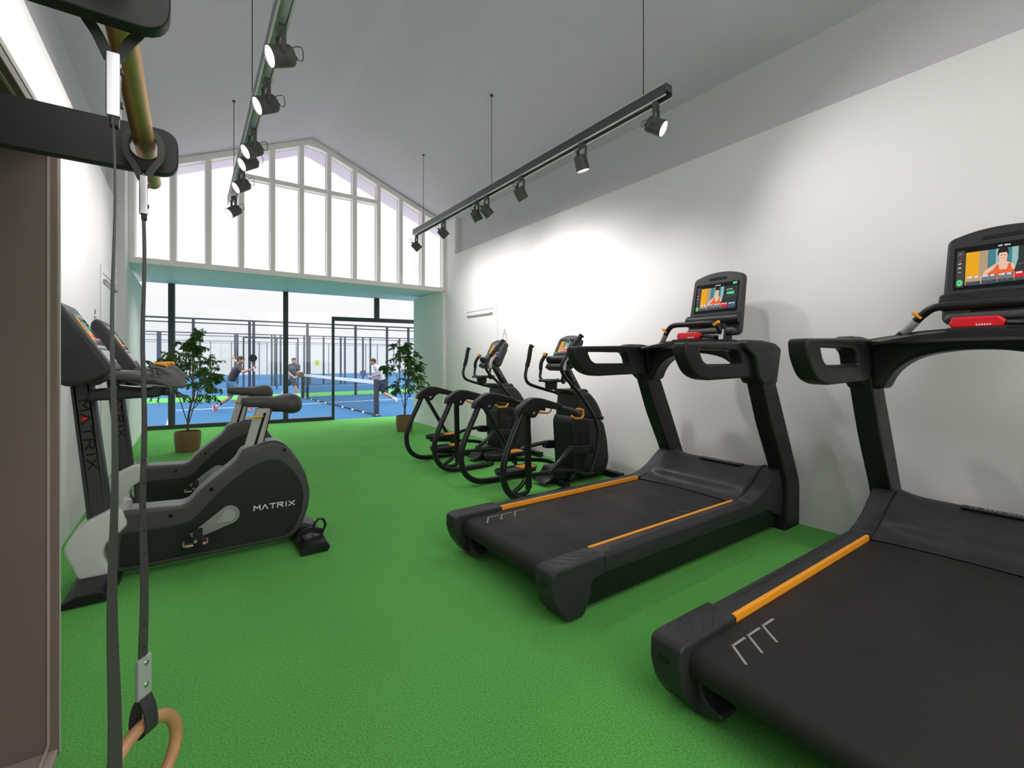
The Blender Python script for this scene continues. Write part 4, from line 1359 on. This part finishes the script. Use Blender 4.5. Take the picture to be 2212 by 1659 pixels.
    cp.lathe([(.052, .915), (.058, .935), (.062, 1.01), (.066, 1.015), (.056, 1.015), (.050, .935), (.001, .93)], 20, mx=Matrix.Translation((.885, 0, 0)))
    cp.build('cup_holder', M_BLK, t, 40)
    M = Matrix.Translation((.965, 0, 1.125)) @ Matrix.Rotation(R(28), 4, 'Y')
    B = Matrix(((0, 0, -1, 0), (-1, 0, 0, 0), (0, 1, 0, 0), (0, 0, 0, 1)))
    CW, CH = .30, .37
    ol = rp([(-CW / 2 - .005, .02), (CW / 2 + .005, .02), (CW / 2 + .005, CH * .90), (CW * .25, CH), (0, CH * 1.01), (-CW * .25, CH), (-CW / 2 - .005, CH * .90)], [.03, .03, .03, .1, .1, .1, .03], 5)
    cs = MB().plate(ol, .07, .014, plane='xy', off=-.035, mx=M @ B, res=3).plate(rp([(-.11, .05), (.11, .05), (.10, .30), (-.10, .30)], .03), .05, .015, plane='xy', off=-.09, mx=M @ B)
    console = cs.build('console', M_CHAR, t, 45)
    sm, mats_ = screen_picture(.255, .185, 0)
    so = sm.build('screen', mats_, console, 0); so.matrix_local = M @ B @ Matrix.Translation((0, .232, .0006))
    tr = MB(); tr.loft([[M @ B @ Vector((u, .085 + math.cos(PI * k / 13) * .040, math.sin(PI * k / 13) * .055 - .004)) for k in range(14)] for u in (-.165, -.155, .155, .165)])
    tr.build('accessory_tray', M_BLK, console, 60)
    MB().plate(rp([(-.15, -.02), (.15, -.02), (.14, .03), (-.14, .03)], .015), .08, .015, plane='xy', off=.000, mx=M @ B).build('console_lip', M_CHAR, console, 45)
    return t


el = elliptical(.350)
el.location = (2.0, 3.43, 0)
el['label'] = 'black elliptical trainer nearest the treadmills, with orange footplate treads'
el['group'] = 'elliptical trainers'
el2 = elliptical(.372)
el2.location = (2.0, 4.725, 0)
el2['label'] = 'black elliptical trainer nearest the potted tree and the white door'
el2['group'] = 'elliptical trainers'


# ================================================================== EXERCISE BIKES
def bike():
    """local x = world x, front towards the bike wall (negative x); y across, centre 0"""
    t = thing('exercise_bike', 'exercise bike', 'exercise bike')
    body = [(-.35, .385), (-.282, .376), (-.10, .366), (-.028, .362), (.010, .378), (.048, .425), (.13, .495), (.212, .560), (.245, .595), (.268, .638), (.300, .655), (.345, .662), (.398, .680), (.455, .682),
            (.515, .645), (.585, .545), (.635, .440), (.657, .335), (.648, .235), (.610, .125), (.575, .070), (.52, .045), (-.34, .045)]
    MB().plate(rp(body, .02, 3), .175, .020, plane='xz', res=3).build('body_shell', M_GREY, t, 40)
    pan = [(-.30, .265), (-.06, .258), (.02, .27), (.10, .36), (.20, .46), (.30, .535), (.40, .575), (.47, .570), (.545, .50), (.600, .405), (.615, .32), (.605, .22), (.565, .12), (.52, .075), (-.31, .075)]
    for s in (-1, 1):
        pn = MB().plate(rp(pan, .03, 3), .012, .005, plane='xz', off=s * .0895).build('side_panel', M_CHAR2, t, 40)
        hl = MB()
        for x, z in ((.50, .625), (-.085, .315), (.11, .435), (.585, .26), (.515, .11)):
            hl.lathe([(.001, 0), (.011, 0), (.011, .003), (.007, .003), (.005, .001), (.001, .001)], 14, mx=Matrix.Translation((x, s * .0955 if abs(z - .435) < .01 or z in (.26, .11) else s * .0885, z)) @ Matrix.Rotation(-s * PI / 2, 4, 'X'))
        hl.build('screw_cover', M_RUB, pn)
    # thin pale rim line along the top edge
    pts = [(x, 0, z + .001) for x, z in body[:17]]
    MB().tube([(p[0], p[1], p[2]) for p in spl(pts, 3)], 1.0, 8, sq=(.064, .004)).build('top_rim', mat('rim_grey', (.20, .20, .205), .38), t, 50)
    # brand lettering on both sides
    for s in (-1, 1):
        L = MB()
        if s < 0:
            mx = Matrix.Translation((.330, -.0955, .268)) @ Matrix.Rotation(R(1.0), 4, 'Y') @ Matrix(((1, 0, 0, 0), (0, 0, -1, 0), (0, 1, 0, 0), (0, 0, 0, 1)))
        else:
            mx = Matrix.Translation((.560, .0955, .268)) @ Matrix(((-1, 0, 0, 0), (0, 0, 1, 0), (0, 1, 0, 0), (0, 0, 0, 1)))
        lettering(L, 'MATRIX', .032, .028, .0115, .0062, mx, .0015)
        L.build('side_lettering', M_WHITE, t, 0)
    # pale front shroud
    sh = [(-.300, .405), (-.36, .392), (-.441, .352), (-.502, .285), (-.527, .225), (-.515, .175), (-.493, .125), (-.487, .10), (-.472, .055), (-.340, .050), (-.345, .10), (-.368, .15), (-.370, .195), (-.350, .235), (-.31, .262), (-.268, .305)]
    MB().plate(rp(sh, .03, 3), .205, .018, plane='xz', res=3).build('front_shroud', M_PALE, t, 50)
    MB().lathe([(.001, 0), (.034, 0), (.040, .01), (.030, .06), (.001, .075)], 20, mx=Matrix.Translation((-.300, -.04, .375)) @ Matrix.Rotation(R(12), 4, 'Y')).build('mast_knob', M_SILV, t)
    # mast
    mast = MB().plate(rp([(-.440, .30), (-.345, .36), (-.425, 1.12), (-.515, 1.11)], .012), .105, .022, plane='xz', res=3).build('console_mast', mat('mast_grey', (.045, .044, .046), .45, spec=.4), t, 45)
    L = MB()
    d = Vector((-.085, 0, .80)).normalized()                      # up the mast
    # text reads downwards: advance = -d, glyph up = +x side
    adv = -d; upg = Vector((-adv.z, 0, adv.x)) * 1.0
    mx = Matrix.Identity(4)
    mx[0][0], mx[1][0], mx[2][0] = adv.x, 0, adv.z
    mx[0][1], mx[1][1], mx[2][1] = upg.x, 0, upg.z
    mx[0][2], mx[1][2], mx[2][2] = 0, -1, 0
    st = Vector((-.475, -.0530, .985))
    lettering(L, 'MATRIX', .052, .038, .018, .0085, Matrix.Translation(st) @ mx, .001)
    L.build('mast_lettering', M_RUB, mast, 0)
    c_ = Matrix.Translation(st) @ mx
    MB().add([c_ @ Vector(p) for p in ((.083, .004, .001), (.096, .034, .001), (.109, .004, .001))], [[0, 1, 2]]).build('red_mark', M_RED, mast, 0)
    # console: leaning body with the screen on its upper right face
    cw = .40
    co = [(-.555, 1.10), (-.590, 1.33), (-.575, 1.475), (-.548, 1.500), (-.520, 1.490), (-.322, 1.155), (-.330, 1.125), (-.40, 1.085), (-.50, 1.065)]
    console = MB().plate(rp(co, [.02, .05, .03, .02, .02, .02, .03, .03, .02], 4), cw, .022, plane='xz', res=3).build('console', M_CHAR, t, 45)
    MB().plate(rp([(-.575, 1.20), (-.605, 1.35), (-.59, 1.44), (-.54, 1.40), (-.47, 1.18)], .03), cw * .8, .02, plane='xz').build('console_back', M_BLK, console, 45)
    a = Vector((-.520, 0, 1.490)); b_ = Vector((-.322, 0, 1.155)); up_ = (a - b_).normalized(); nn = Vector((up_.z, 0, -up_.x))
    M = Matrix.Identity(4)
    for i in range(3):
        M[i][0] = Vector((0, 1, 0))[i]; M[i][1] = up_[i]; M[i][2] = nn[i]; M[i][3] = (a + (b_ - a) * .40 + nn * .0015)[i]
    sm, mats_ = screen_picture(.335, .215, 0)
    so = sm.build('screen', mats_, console, 0); so.matrix_local = M
    M2 = M.copy()
    for i in range(3): M2[i][3] = (a + (b_ - a) * .80 + nn * .002)[i]
    kp = MB().box((0, 0, 0), (.30, .07, .004)); kp.build('keypad_panel', M_SILV, console, 0).matrix_local = M2
    # handlebars with angular horns
    for s in (-1, 1):
        y = s * .215
        pth = spl([(-.42, s * .06, 1.085), (-.36, s * .15, 1.115), (-.27, y, 1.115), (-.14, y, 1.092), (-.045, y, 1.072)], 6)
        hb = MB().tube(pth, .025, 14).build('handlebar', M_GREY, t)
        hn = rp([(-.175, 1.172), (-.15, 1.175), (-.085, 1.150), (-.005, 1.062), (-.025, 1.045), (-.07, 1.05), (-.15, 1.085)], [.01, .01, .03, .01, .01, .01, .02], 4)
        hh = rp([(-.155, 1.155), (-.135, 1.152), (-.09, 1.115), (-.14, 1.105)], .006)
        MB().plate(hn, .05, .009, [hh], plane='xz', off=y).build('handle_horn', mat('horn_grey', (.10, .10, .103), .4), hb, 45)
        MB().plate(rp([(-.160, 1.176), (-.145, 1.190), (-.105, 1.188), (-.09, 1.160)], .006), .036, .006, plane='xz', off=y).build('horn_button', M_ORG, hb)
        MB().tube(spl([(-.30, s * .19, 1.06), (-.20, s * .14, 1.045), (-.12, s * .05, 1.06)], 5), .013, 10).build('lower_bar', M_BLK2, t)
    ty = MB(); ty.plate(rp([(-.43, .985), (-.13, .995), (-.10, 1.055), (-.16, 1.062), (-.43, 1.04)], .015), .24, .014, plane='xz')
    ty.build('accessory_tray', M_CHAR, t, 45)
    MB().bb((-.125, -.09, 1.0), (-.085, .09, 1.05), bev=.008).build('tray_end', M_BLK2, t)
    # seat post, lever and saddle
    ax = Vector((.105, 0, .255)).normalized()
    sp = MB().plate([(.262, .56), (.355, .56), (.430, .893), (.352, .893)], .070, .010, plane='xz', res=3).build('seat_post', M_SILV, t, 40)
    q0, q1 = Vector((.368, 0, .62)), Vector((.4275, 0, .880))
    MB().tube([q0, q1], 1.0, 4, sq=(.016, .004)).build('post_groove', M_RUB, sp, 0)
    for s in (-1, 1):
        g = MB().tube([q0 + Vector((.001, s * .026, 0)), q1 + Vector((.001, s * .026, 0))], .005, 6); g.build('post_edge', mat('tan_edge', (.45, .33, .24), .5), sp)
    # side face slot visible from the gym
    MB().add([(.333, -.0356, .66), (.350, -.0356, .66), (.405, -.0356, .865), (.390, -.0356, .865)], [[0, 1, 2, 3]]).build('post_groove', M_RUB, sp, 0)
    MB().plate(rp([(.300, .838), (.302, .848), (.385, .852), (.385, .838)], .004), .03, .004, plane='xz', off=-.045).build('seat_lever', M_YEL, t)
    sec = []
    for x, w, zt, zb, dip in spl([Vector(q) for q in ((.268, .018, .955, .925, 0), (.275, .030, .964, .912, 0), (.31, .040, .968, .903, 0), (.37, .046, .967, .897, 0), (.42, .058, .965, .888, 0), (.46, .080, .968, .876, .004), (.50, .106, .980, .860, .008),
                              (.54, .122, .988, .850, .010), (.575, .118, .982, .850, .008), (.600, .095, .962, .862, .004), (.612, .060, .940, .885, 0), (.616, .020, .920, .905, 0))], 4):
        ring = []
        for k in range(28):
            an = 2 * PI * k / 28
            cy, cz = math.cos(an), math.sin(an)
            yy = w * math.copysign(abs(cy) ** .8, cy)
            zc = zb + (zt - zb) * .48
            z = zc + (zt - zc) * cz if cz > 0 else zc + (zc - zb) * cz
            if cz > 0: z -= dip * (1 - abs(cy)) ** 2 * 1.2
            ring.append((x, yy, z))
        sec.append(ring)
    MB().loft(sec).build('saddle', M_SAD, t, 70)
    MB().plate(rp([(.36, .875), (.50, .862), (.50, .885), (.37, .905)], .01), .05, .008, plane='xz').build('saddle_clamp', M_BLK2, t)
    # cranks and pedals
    cx, cz = .196, .273
    for s in (-1, 1):
        e = Vector((.030, 0, .188)) if s < 0 else Vector((cx * 2 - .030, 0, cz * 2 - .188))
        y = s * .112
        c0 = Vector((cx, 0, cz)); dd = (e - c0).normalized(); pp = Vector((-dd.z, 0, dd.x))
        out = []
        for k in range(17):
            an = -PI * .5 + PI * k / 16
            v = c0 - dd * math.cos(an) * .056 + pp * math.sin(an) * .056
            out.append((v.x, v.z))
        out += [((e + pp * .022).x, (e + pp * .022).z), ((e + pp * .022 + dd * .02).x, (e + pp * .022 + dd * .02).z), ((e - pp * .022 + dd * .02).x, (e - pp * .022 + dd * .02).z), ((e - pp * .022).x, (e - pp * .022).z)]
        cr_ = MB().plate(out, .026, .006, plane='xz', off=y).build('crank_arm', mat('crank_grey', (.26, .26, .255), .4), t, 40)
        o2 = [((c0 + (Vector((x, 0, z)) - c0) * .70 + dd * .006).x, (c0 + (Vector((x, 0, z)) - c0) * .70 + dd * .006).z) for x, z in out[:17]] + [(((c0 + dd * .075)).x, (c0 + dd * .075).z)]
        MB().plate(o2, .006, .003, plane='xz', off=y + s * .015).build('crank_inlay', mat('crank_light_grey', (.36, .36, .35), .4), cr_, 40)
        pd = MB(); py = s * .175
        pd.tube([(e.x, y, e.z), (e.x, s * .23, e.z)], .009, 8)
        pd.tube([(e.x + a_, py + b2, e.z - .022) for a_, b2 in rp([(-.055, -.045), (.055, -.045), (.055, .045), (-.055, .045)], .02)], .006, 6, closed=True)
        pdl = pd.build('pedal', mat('pedal_bronze', (.45, .30, .20), .4, metal=.4), t)
        MB().box((e.x, py, e.z - .020), (.10, .08, .022), bev=.008).build('pedal_body', M_BLK2, pdl)
        st_ = MB(); ri = [];
        for k in range(15):
            an = -PI * .08 + PI * 1.16 * k / 14
            ri.append((e.x + .012, py + math.cos(an) * .052, e.z - .012 + math.sin(an) * .062))
        st_.tube(ri, 1.0, 8, sq=(.004, .022)) if False else st_.tube(ri, 1.0, 8, sq=(.022, .003))
        st_.build('pedal_strap', M_RUB, pdl, 50)
    # feet
    fb = []
    for y, xr, zt in ((-.315, -.335, .052), (-.30, -.335, .058), (-.10, -.30, .062), (.10, -.30, .062), (.30, -.335, .058), (.315, -.335, .052)):
        fl = -.500 if abs(y) > .2 else -.49
        fb.append([(fl, y, .006), (xr, y, .006), (xr, y, zt - .015), (xr - .02, y, zt), (fl + .05, y, zt), (fl, y, zt * .55)])
    MB().loft(fb).build('front_foot', M_BLK, t, 45)
    rb = []
    for y, hh in ((-.315, .060), (-.30, .066), (-.12, .085), (0, .10), (.12, .085), (.30, .066), (.315, .060)):
        rb.append([(.560, y, .004), (.715, y, .004), (.728, y, hh * .5), (.705, y, hh), (.590, y, hh), (.555, y, hh * .5)])
    MB().loft(rb).build('rear_foot', M_BLK, t, 45)
    MB().plate(rp([(.53, .03), (.53, .12), (.60, .13), (.70, .09), (.70, .03)], .02), .12, .02, plane='xz').build('rear_bracket', M_CHAR, t, 40)
    MB().tube([(.560, -.20, .05), (.575, -.20, .105), (.64, -.20, .115), (.715, -.20, .09)], 1.0, 10, sq=(.018, .005)).build('wheel_guard', M_RUB, t)
    MB().tube([(.655, -.165, .095), (.665, -.165, .135), (.690, -.165, .165), (.720, -.165, .160), (.735, -.165, .12), (.715, -.165, .075)], .0085, 8).build('lift_handle', M_BLK2, t)
    return t


bk = bike()
bk.location = (0, 3.335, 0)
bk['label'] = 'nearest exercise bike with pale grey front shroud, behind the hanging ring straps'
bk['group'] = 'exercise bikes along the left wall'
dup(bk, (0, 4.62, 0), label='second exercise bike, half hidden behind the nearer one, beside the potted tree', group='exercise bikes along the left wall')


# ================================================================== POTTED TREES
def potted_tree(name, label, loc, height, seed, lean, spread, nb, pr, leaves, bias=(0, 0)):
    rnd = random.Random(seed)
    t = thing(name, label, 'potted tree', loc, 0, None)
    ph = .262
    pot = MB().lathe([(.001, 0), (pr * .86, 0), (pr * .90, .01), (pr * 1.0, ph * .55), (pr * 1.0, ph - .006), (pr * .99, ph), (pr * .94, ph), (pr * .93, ph - .03), (.001, ph - .035)], 40, cap=False).build('pot', M_POT, t, 50)
    MB().lathe([(.001, ph - .03), (pr * .92, ph - .036)], 28, cap=False).build('soil', M_SOIL, pot)
    tr = MB(); tips = []
    main = [Vector((0, 0, ph - .05)), Vector((.005, 0, ph + .15)), Vector((lean * .25, 0, ph + .33)), Vector((lean * .6, .01, ph + .52)), Vector((lean * .2, 0, ph + .78)), Vector((0, 0, height * .86))]
    mp = spl(main, 5)
    tr.tube(mp, [.016 - .012 * i / len(mp) for i in range(len(mp))], 9)
    lv = MB()

    def leaf(p, d, sz):
        d = d.normalized(); up = Vector((0, 0, 1)); s = d.cross(up)
        if s.length < .1: s = Vector((1, 0, 0))
        s = (s.normalized() + Vector((rnd.uniform(-.6, .6), rnd.uniform(-.6, .6), rnd.uniform(-.5, .5)))).normalized()
        n = d.cross(s)
        w = sz * .26
        a = p; b = p + d * sz * .45; c = p + d * sz - n * sz * .12
        lv.add([a, b + s * w - n * w * .3, c, b - s * w - n * w * .3, b + n * w * .12], [[0, 1, 4], [1, 2, 4], [2, 3, 4], [3, 0, 4]])

    def twig(p0, d, ln, r, depth):
        pts = [p0]; dd = d.normalized(); n = 5
        for k in range(n):
            dd = (dd + Vector((rnd.uniform(-.28, .28), rnd.uniform(-.28, .28), rnd.uniform(-.16, .14) - (.13 * k if depth > 0 else 0)))).normalized()
            pts.append(pts[-1] + dd * ln / n)
        tr.tube(pts, [r * (1 - .75 * i / n) for i in range(n + 1)], 5)
        if depth < 2:
            for k in range(2, n + 1):
                for q in range(2 if depth == 0 else 1):
                    sd = (dd * .6 + Vector((rnd.uniform(-1, 1), rnd.uniform(-1, 1), rnd.uniform(-.4, .7)))).normalized()
                    twig(pts[k], sd, ln * rnd.uniform(.38, .62), r * .55, depth + 1)
        if depth >= 1:
            for k in range(1, n + 1):
                for q in range(leaves if depth == 2 else max(1, leaves - 2)):
                    u = rnd.random()
                    p = pts[k - 1].lerp(pts[k], u)
                    leaf(p, (dd * .5 + Vector((rnd.uniform(-1, 1), rnd.uniform(-1, 1), rnd.uniform(-1.1, .35)))), rnd.uniform(.026, .043))
    for i in range(nb):
        f = i / (nb - 1)
        zz = ph + .25 + (height * .86 - ph - .25) * (f ** .85)
        base = min(mp, key=lambda v: abs(v.z - zz))
        an = i * 2.4 + rnd.uniform(-.3, .3)
        out = spread * (1.0 - .55 * f) * rnd.uniform(.8, 1.15)
        d = Vector((math.cos(an) + bias[0], math.sin(an) * .9 + bias[1], .75 + 1.1 * f))
        twig(base, d, out, .0075 * (1 - .5 * f), 0)
    for k in range(2):
        an = k * 2.9 + .4
        p0 = Vector((0, 0, ph + .05 + .05 * k)); p1 = p0 + Vector((math.cos(an) * .10, math.sin(an) * .08, .38)); p2 = p1 + Vector((math.cos(an) * .05, 0, .22))
        tr.tube(spl([p0, p1, p2], 5), .0055, 6)
        twig(p2, Vector((math.cos(an), math.sin(an), .8)), spread * .55, .005, 0)
    tr.build('trunk', M_BARK, t, 60)
    lo = lv.build('foliage', M_LEAF, t, 0)
    return t


potted_tree('potted_ficus', 'bushier potted ficus tree in a brown pot in front of the glass facade', (-.012, 7.42, 0), 1.60, 3, .12, .46, 12, .148, 4)
potted_tree('potted_ficus', 'slimmer potted ficus tree in a brown pot beside the far elliptical and the wall end', (2.985, 7.39, 0), 1.52, 8, .04, .42, 11, .142, 4)

# ================================================================== CABINET AND RING RACK (left foreground)
cb = thing('storage_cabinet', 'tall open brown cabinet standing against the left wall, cut off by the picture edge', 'cabinet', (0, 0, 0))
x0, x1, ya, yb, zt = -.655, -.323, .42, 1.945, 1.865
M_ = MB(); M_.bb((x0, yb - .028, .0), (x1, yb, zt), bev=.002); M_.build('side_panel', M_BROWN, cb, 0)
M_ = MB(); M_.bb((x0, ya, .0), (x1, ya + .028, zt), bev=.002); M_.build('side_panel', M_BROWN, cb, 0)
M_ = MB(); M_.bb((x0, ya + .028, zt - .028), (x1, yb - .028, zt), bev=.002); M_.build('top_panel', M_BROWN, cb, 0)
M_ = MB(); M_.bb((x0, ya + .028, .0), (x1, yb - .028, .03), bev=.002); M_.build('bottom_panel', M_BROWN2, cb, 0)  # light falling on the bottom board is put into its paler colour
M_ = MB(); M_.bb((x0, ya + .028, .05), (x0 + .012, yb - .028, zt - .028)); M_.build('back_panel', M_BROWN, cb, 0)
M_ = MB()
M_.bb((x1 - .022, yb - .034, .05), (x1 - .016, yb - .028, zt - .028)); M_.bb((x1 - .022, ya + .05, zt - .034), (x1 - .016, yb - .028, zt - .028)); M_.bb((x1 - .022, ya + .05, .05), (x1 - .016, yb - .028, .056))
M_.build('light_stop_strip', M_BROWN2, cb, 0)
M_ = MB(); M_.bb((x1 - .002, yb - .004, 0), (x1 + .002, yb + .004, zt + .004), bev=.001); M_.bb((x1 - .002, ya, zt - .004), (x1 + .002, yb + .004, zt + .012), bev=.001)
M_.build('pale_edge_band', mat('pale_edge', (.55, .5, .46), .5), cb, 0)

rk = thing('ring_rack', 'black arms carrying a brass bar, reaching out of the brown cabinet at the upper left', 'ring rack', (0, 0, 0))
AX = -.020
for yy in (1.345, .772):
    ol = rp([(-.640, 1.630), (AX, 1.630), (AX, 1.735), (-.640, 1.735)], [.004, .038, .038, .004], 7)
    hl = [(-.082 + .027 * math.cos(2 * PI * k / 20), 1.685 + .027 * math.sin(2 * PI * k / 20)) for k in range(20)]
    arm = MB().plate(ol, .024, .003, [hl], plane='xz', off=yy)
    arm.build('support_arm', M_DGRN, rk, 40)
    MB().box((-.637, yy, 1.68), (.010, .06, .16), bev=.003).build('wall_bracket', M_DGRN, rk)
MB().tube([(-.082, .70, 1.690), (-.082, 1.60, 1.690)], .0195, 24).build('brass_bar', M_BRASS, rk, 50)


def ring_set(y, label, zt, kind):
    x = -.082
    t = thing('gymnastic_ring', label, 'gymnastic ring', (x, y, 0))
    # loop over the bar, closing into the buckle
    lp = MB()
    pts = [(-.004, 0, zt - .090), (-.016, 0, zt - .062), (-.030, 0, zt - .035), (-.027, 0, zt + .005), (0, 0, zt + .024), (.027, 0, zt + .005), (.030, 0, zt - .035), (.016, 0, zt - .062), (.004, 0, zt - .090)]
    lp.tube([(p[0], p[1], p[2]) for p in spl(pts, 4)], 1.0, 10, sq=(.0022, .0085)) if False else lp.tube(spl(pts, 4), 1.0, 10, sq=(.0065, .0018))
    lp.build('top_loop', M_STRAP, t, 50)
    zb = zt - .082
    b = MB(); b.bb((-.0075, -.0075, zb - .085), (.0075, .0075, zb), bev=.002)
    b.build('top_buckle', M_ALU, t, 40)
    b = MB(); b.bb((.007, -.004, zb - .025), (.0095, .004, zb - .018)); b.bb((.007, -.004, zb - .07), (.0095, .004, zb - .063)); b.build('buckle_pins', M_BLK2, t.children[-1], 0)
    MB().bb((-.004, -.006, zb - .098), (.006, .006, zb - .084), bev=.0015).build('buckle_tongue', M_BLK2, t, 0)
    # the strap twists from edge-on at the top to flat at the bottom
    DZ = .048; z0, z1 = zb - .088, .475 + DZ
    vs = []; n = 40
    for i in range(n + 1):
        f = i / n; z = z0 + (z1 - z0) * f
        a = R(kind[0]) + (R(kind[1]) - R(kind[0])) * min(1, f * 1.05) ** 1.8
        hw, th = kind[2], .0008
        ux, uy = math.cos(a), math.sin(a)
        wob = .0015 * math.sin(f * 17)
        for sx, sy in ((1, 1), (-1, 1), (-1, -1), (1, -1)):
            vs.append((ux * hw * sx - uy * th * sy + wob, uy * hw * sx + ux * th * sy, z))
    fs = []
    for i in range(n):
        for k in range(4):
            fs.append([i * 4 + k, i * 4 + (k + 1) % 4, i * 4 + 4 + (k + 1) % 4, i * 4 + 4 + k])
    fs += [[0, 1, 2, 3], [n * 4 + 3, n * 4 + 2, n * 4 + 1, n * 4]]
    st = MB().add(vs, fs).build('strap', M_STRAP, t, 0)
    a1 = R(kind[1])
    Mx = Matrix.Translation((0, 0, 0)) @ Matrix.Rotation(a1, 4, 'Z')
    hm = MB()
    for k in range(11):
        z = z1 + .04 + k * .052
        f = 1 - (z - z1) / (z0 - z1)
        a = R(kind[0]) + (R(kind[1]) - R(kind[0])) * min(1, f * 1.05) ** 1.8
        hm.lathe([(.001, 0), (.0026, 0), (.0026, .0006), (.001, .0006)], 10, mx=Matrix.Translation((0, 0, z)) @ Matrix.Rotation(a, 4, 'Z') @ Matrix.Translation((0, -.0009, 0)) @ Matrix.Rotation(PI / 2, 4, 'X'))
    if y > 1: hm.build('strap_hole_row', M_RUB, st, 0)['kind'] = 'stuff'
    lb = MB(); lb.box((0, 0, .450 + DZ), (.033, .009, .090), rot=(0, 0, a1), bev=.002); lb.build('lower_buckle', mat('buckle_grey', (.48, .48, .49), .4, metal=.3), t, 30)
    bkl = t.children[-1]
    for z in (.480 + DZ, .432 + DZ):
        rv = MB(); rv.lathe([(.001, 0), (.0062, 0), (.0050, .002), (.001, .0025)], 14, mx=Matrix.Translation((0, 0, z)) @ Mx @ Matrix.Translation((.003, -.0045, 0)) @ Matrix.Rotation(PI / 2, 4, 'X'))
        rv.build('rivet', M_ALU, bkl)
    # lower sling around the wooden ring
    Rr = .086
    zc = .352 - Rr - .0
    sl = MB()
    u = Vector((math.cos(a1), math.sin(a1), 0)); v = Vector((-u.y, u.x, 0))
    path = [v * .003 + Vector((0, 0, .408)), v * .014 + Vector((0, 0, .385)), v * .020 + Vector((0, 0, .355)), v * .017 + Vector((0, 0, .335)), Vector((0, 0, .323)), -v * .017 + Vector((0, 0, .335)), -v * .020 + Vector((0, 0, .355)), -v * .014 + Vector((0, 0, .385)), -v * .003 + Vector((0, 0, .408))]
    pp = [q + Vector((0, 0, DZ)) for q in spl(path, 5)]; hw = .0150
    vs = []; fs = []
    for i, p in enumerate(pp):
        tg = (pp[min(i + 1, len(pp) - 1)] - pp[max(i - 1, 0)]).normalized(); nn = tg.cross(u) * .0016
        vs += [p + u * hw + nn, p - u * hw + nn, p - u * hw - nn, p + u * hw - nn]
    for i in range(len(pp) - 1):
        for k in range(4): fs.append([i * 4 + k, i * 4 + (k + 1) % 4, i * 4 + 4 + (k + 1) % 4, i * 4 + 4 + k])
    sl.add(vs, fs); sl.build('sling', mat('dark_sling_rubber', (.03, .03, .033), .5), t, 0)
    rg = MB(); rr = .0135; C = Vector((0, 0, .344 - Rr + DZ))
    rg.tube([C + u * math.cos(2 * PI * k / 64) * Rr + Vector((0, 0, math.sin(2 * PI * k / 64) * Rr)) for k in range(64)], rr, 16, closed=True)
    rg.build('wooden_ring', M_WOOD, t, 60)
    return t


ring_set(1.300, 'wooden gymnastic ring hanging near the floor on a punched grey strap', 1.690, (80, 48, .0112))
ring_set(.805, 'second grey ring strap nearest the camera, its wooden ring hanging below the picture', 1.690, (93, 48, .0112))
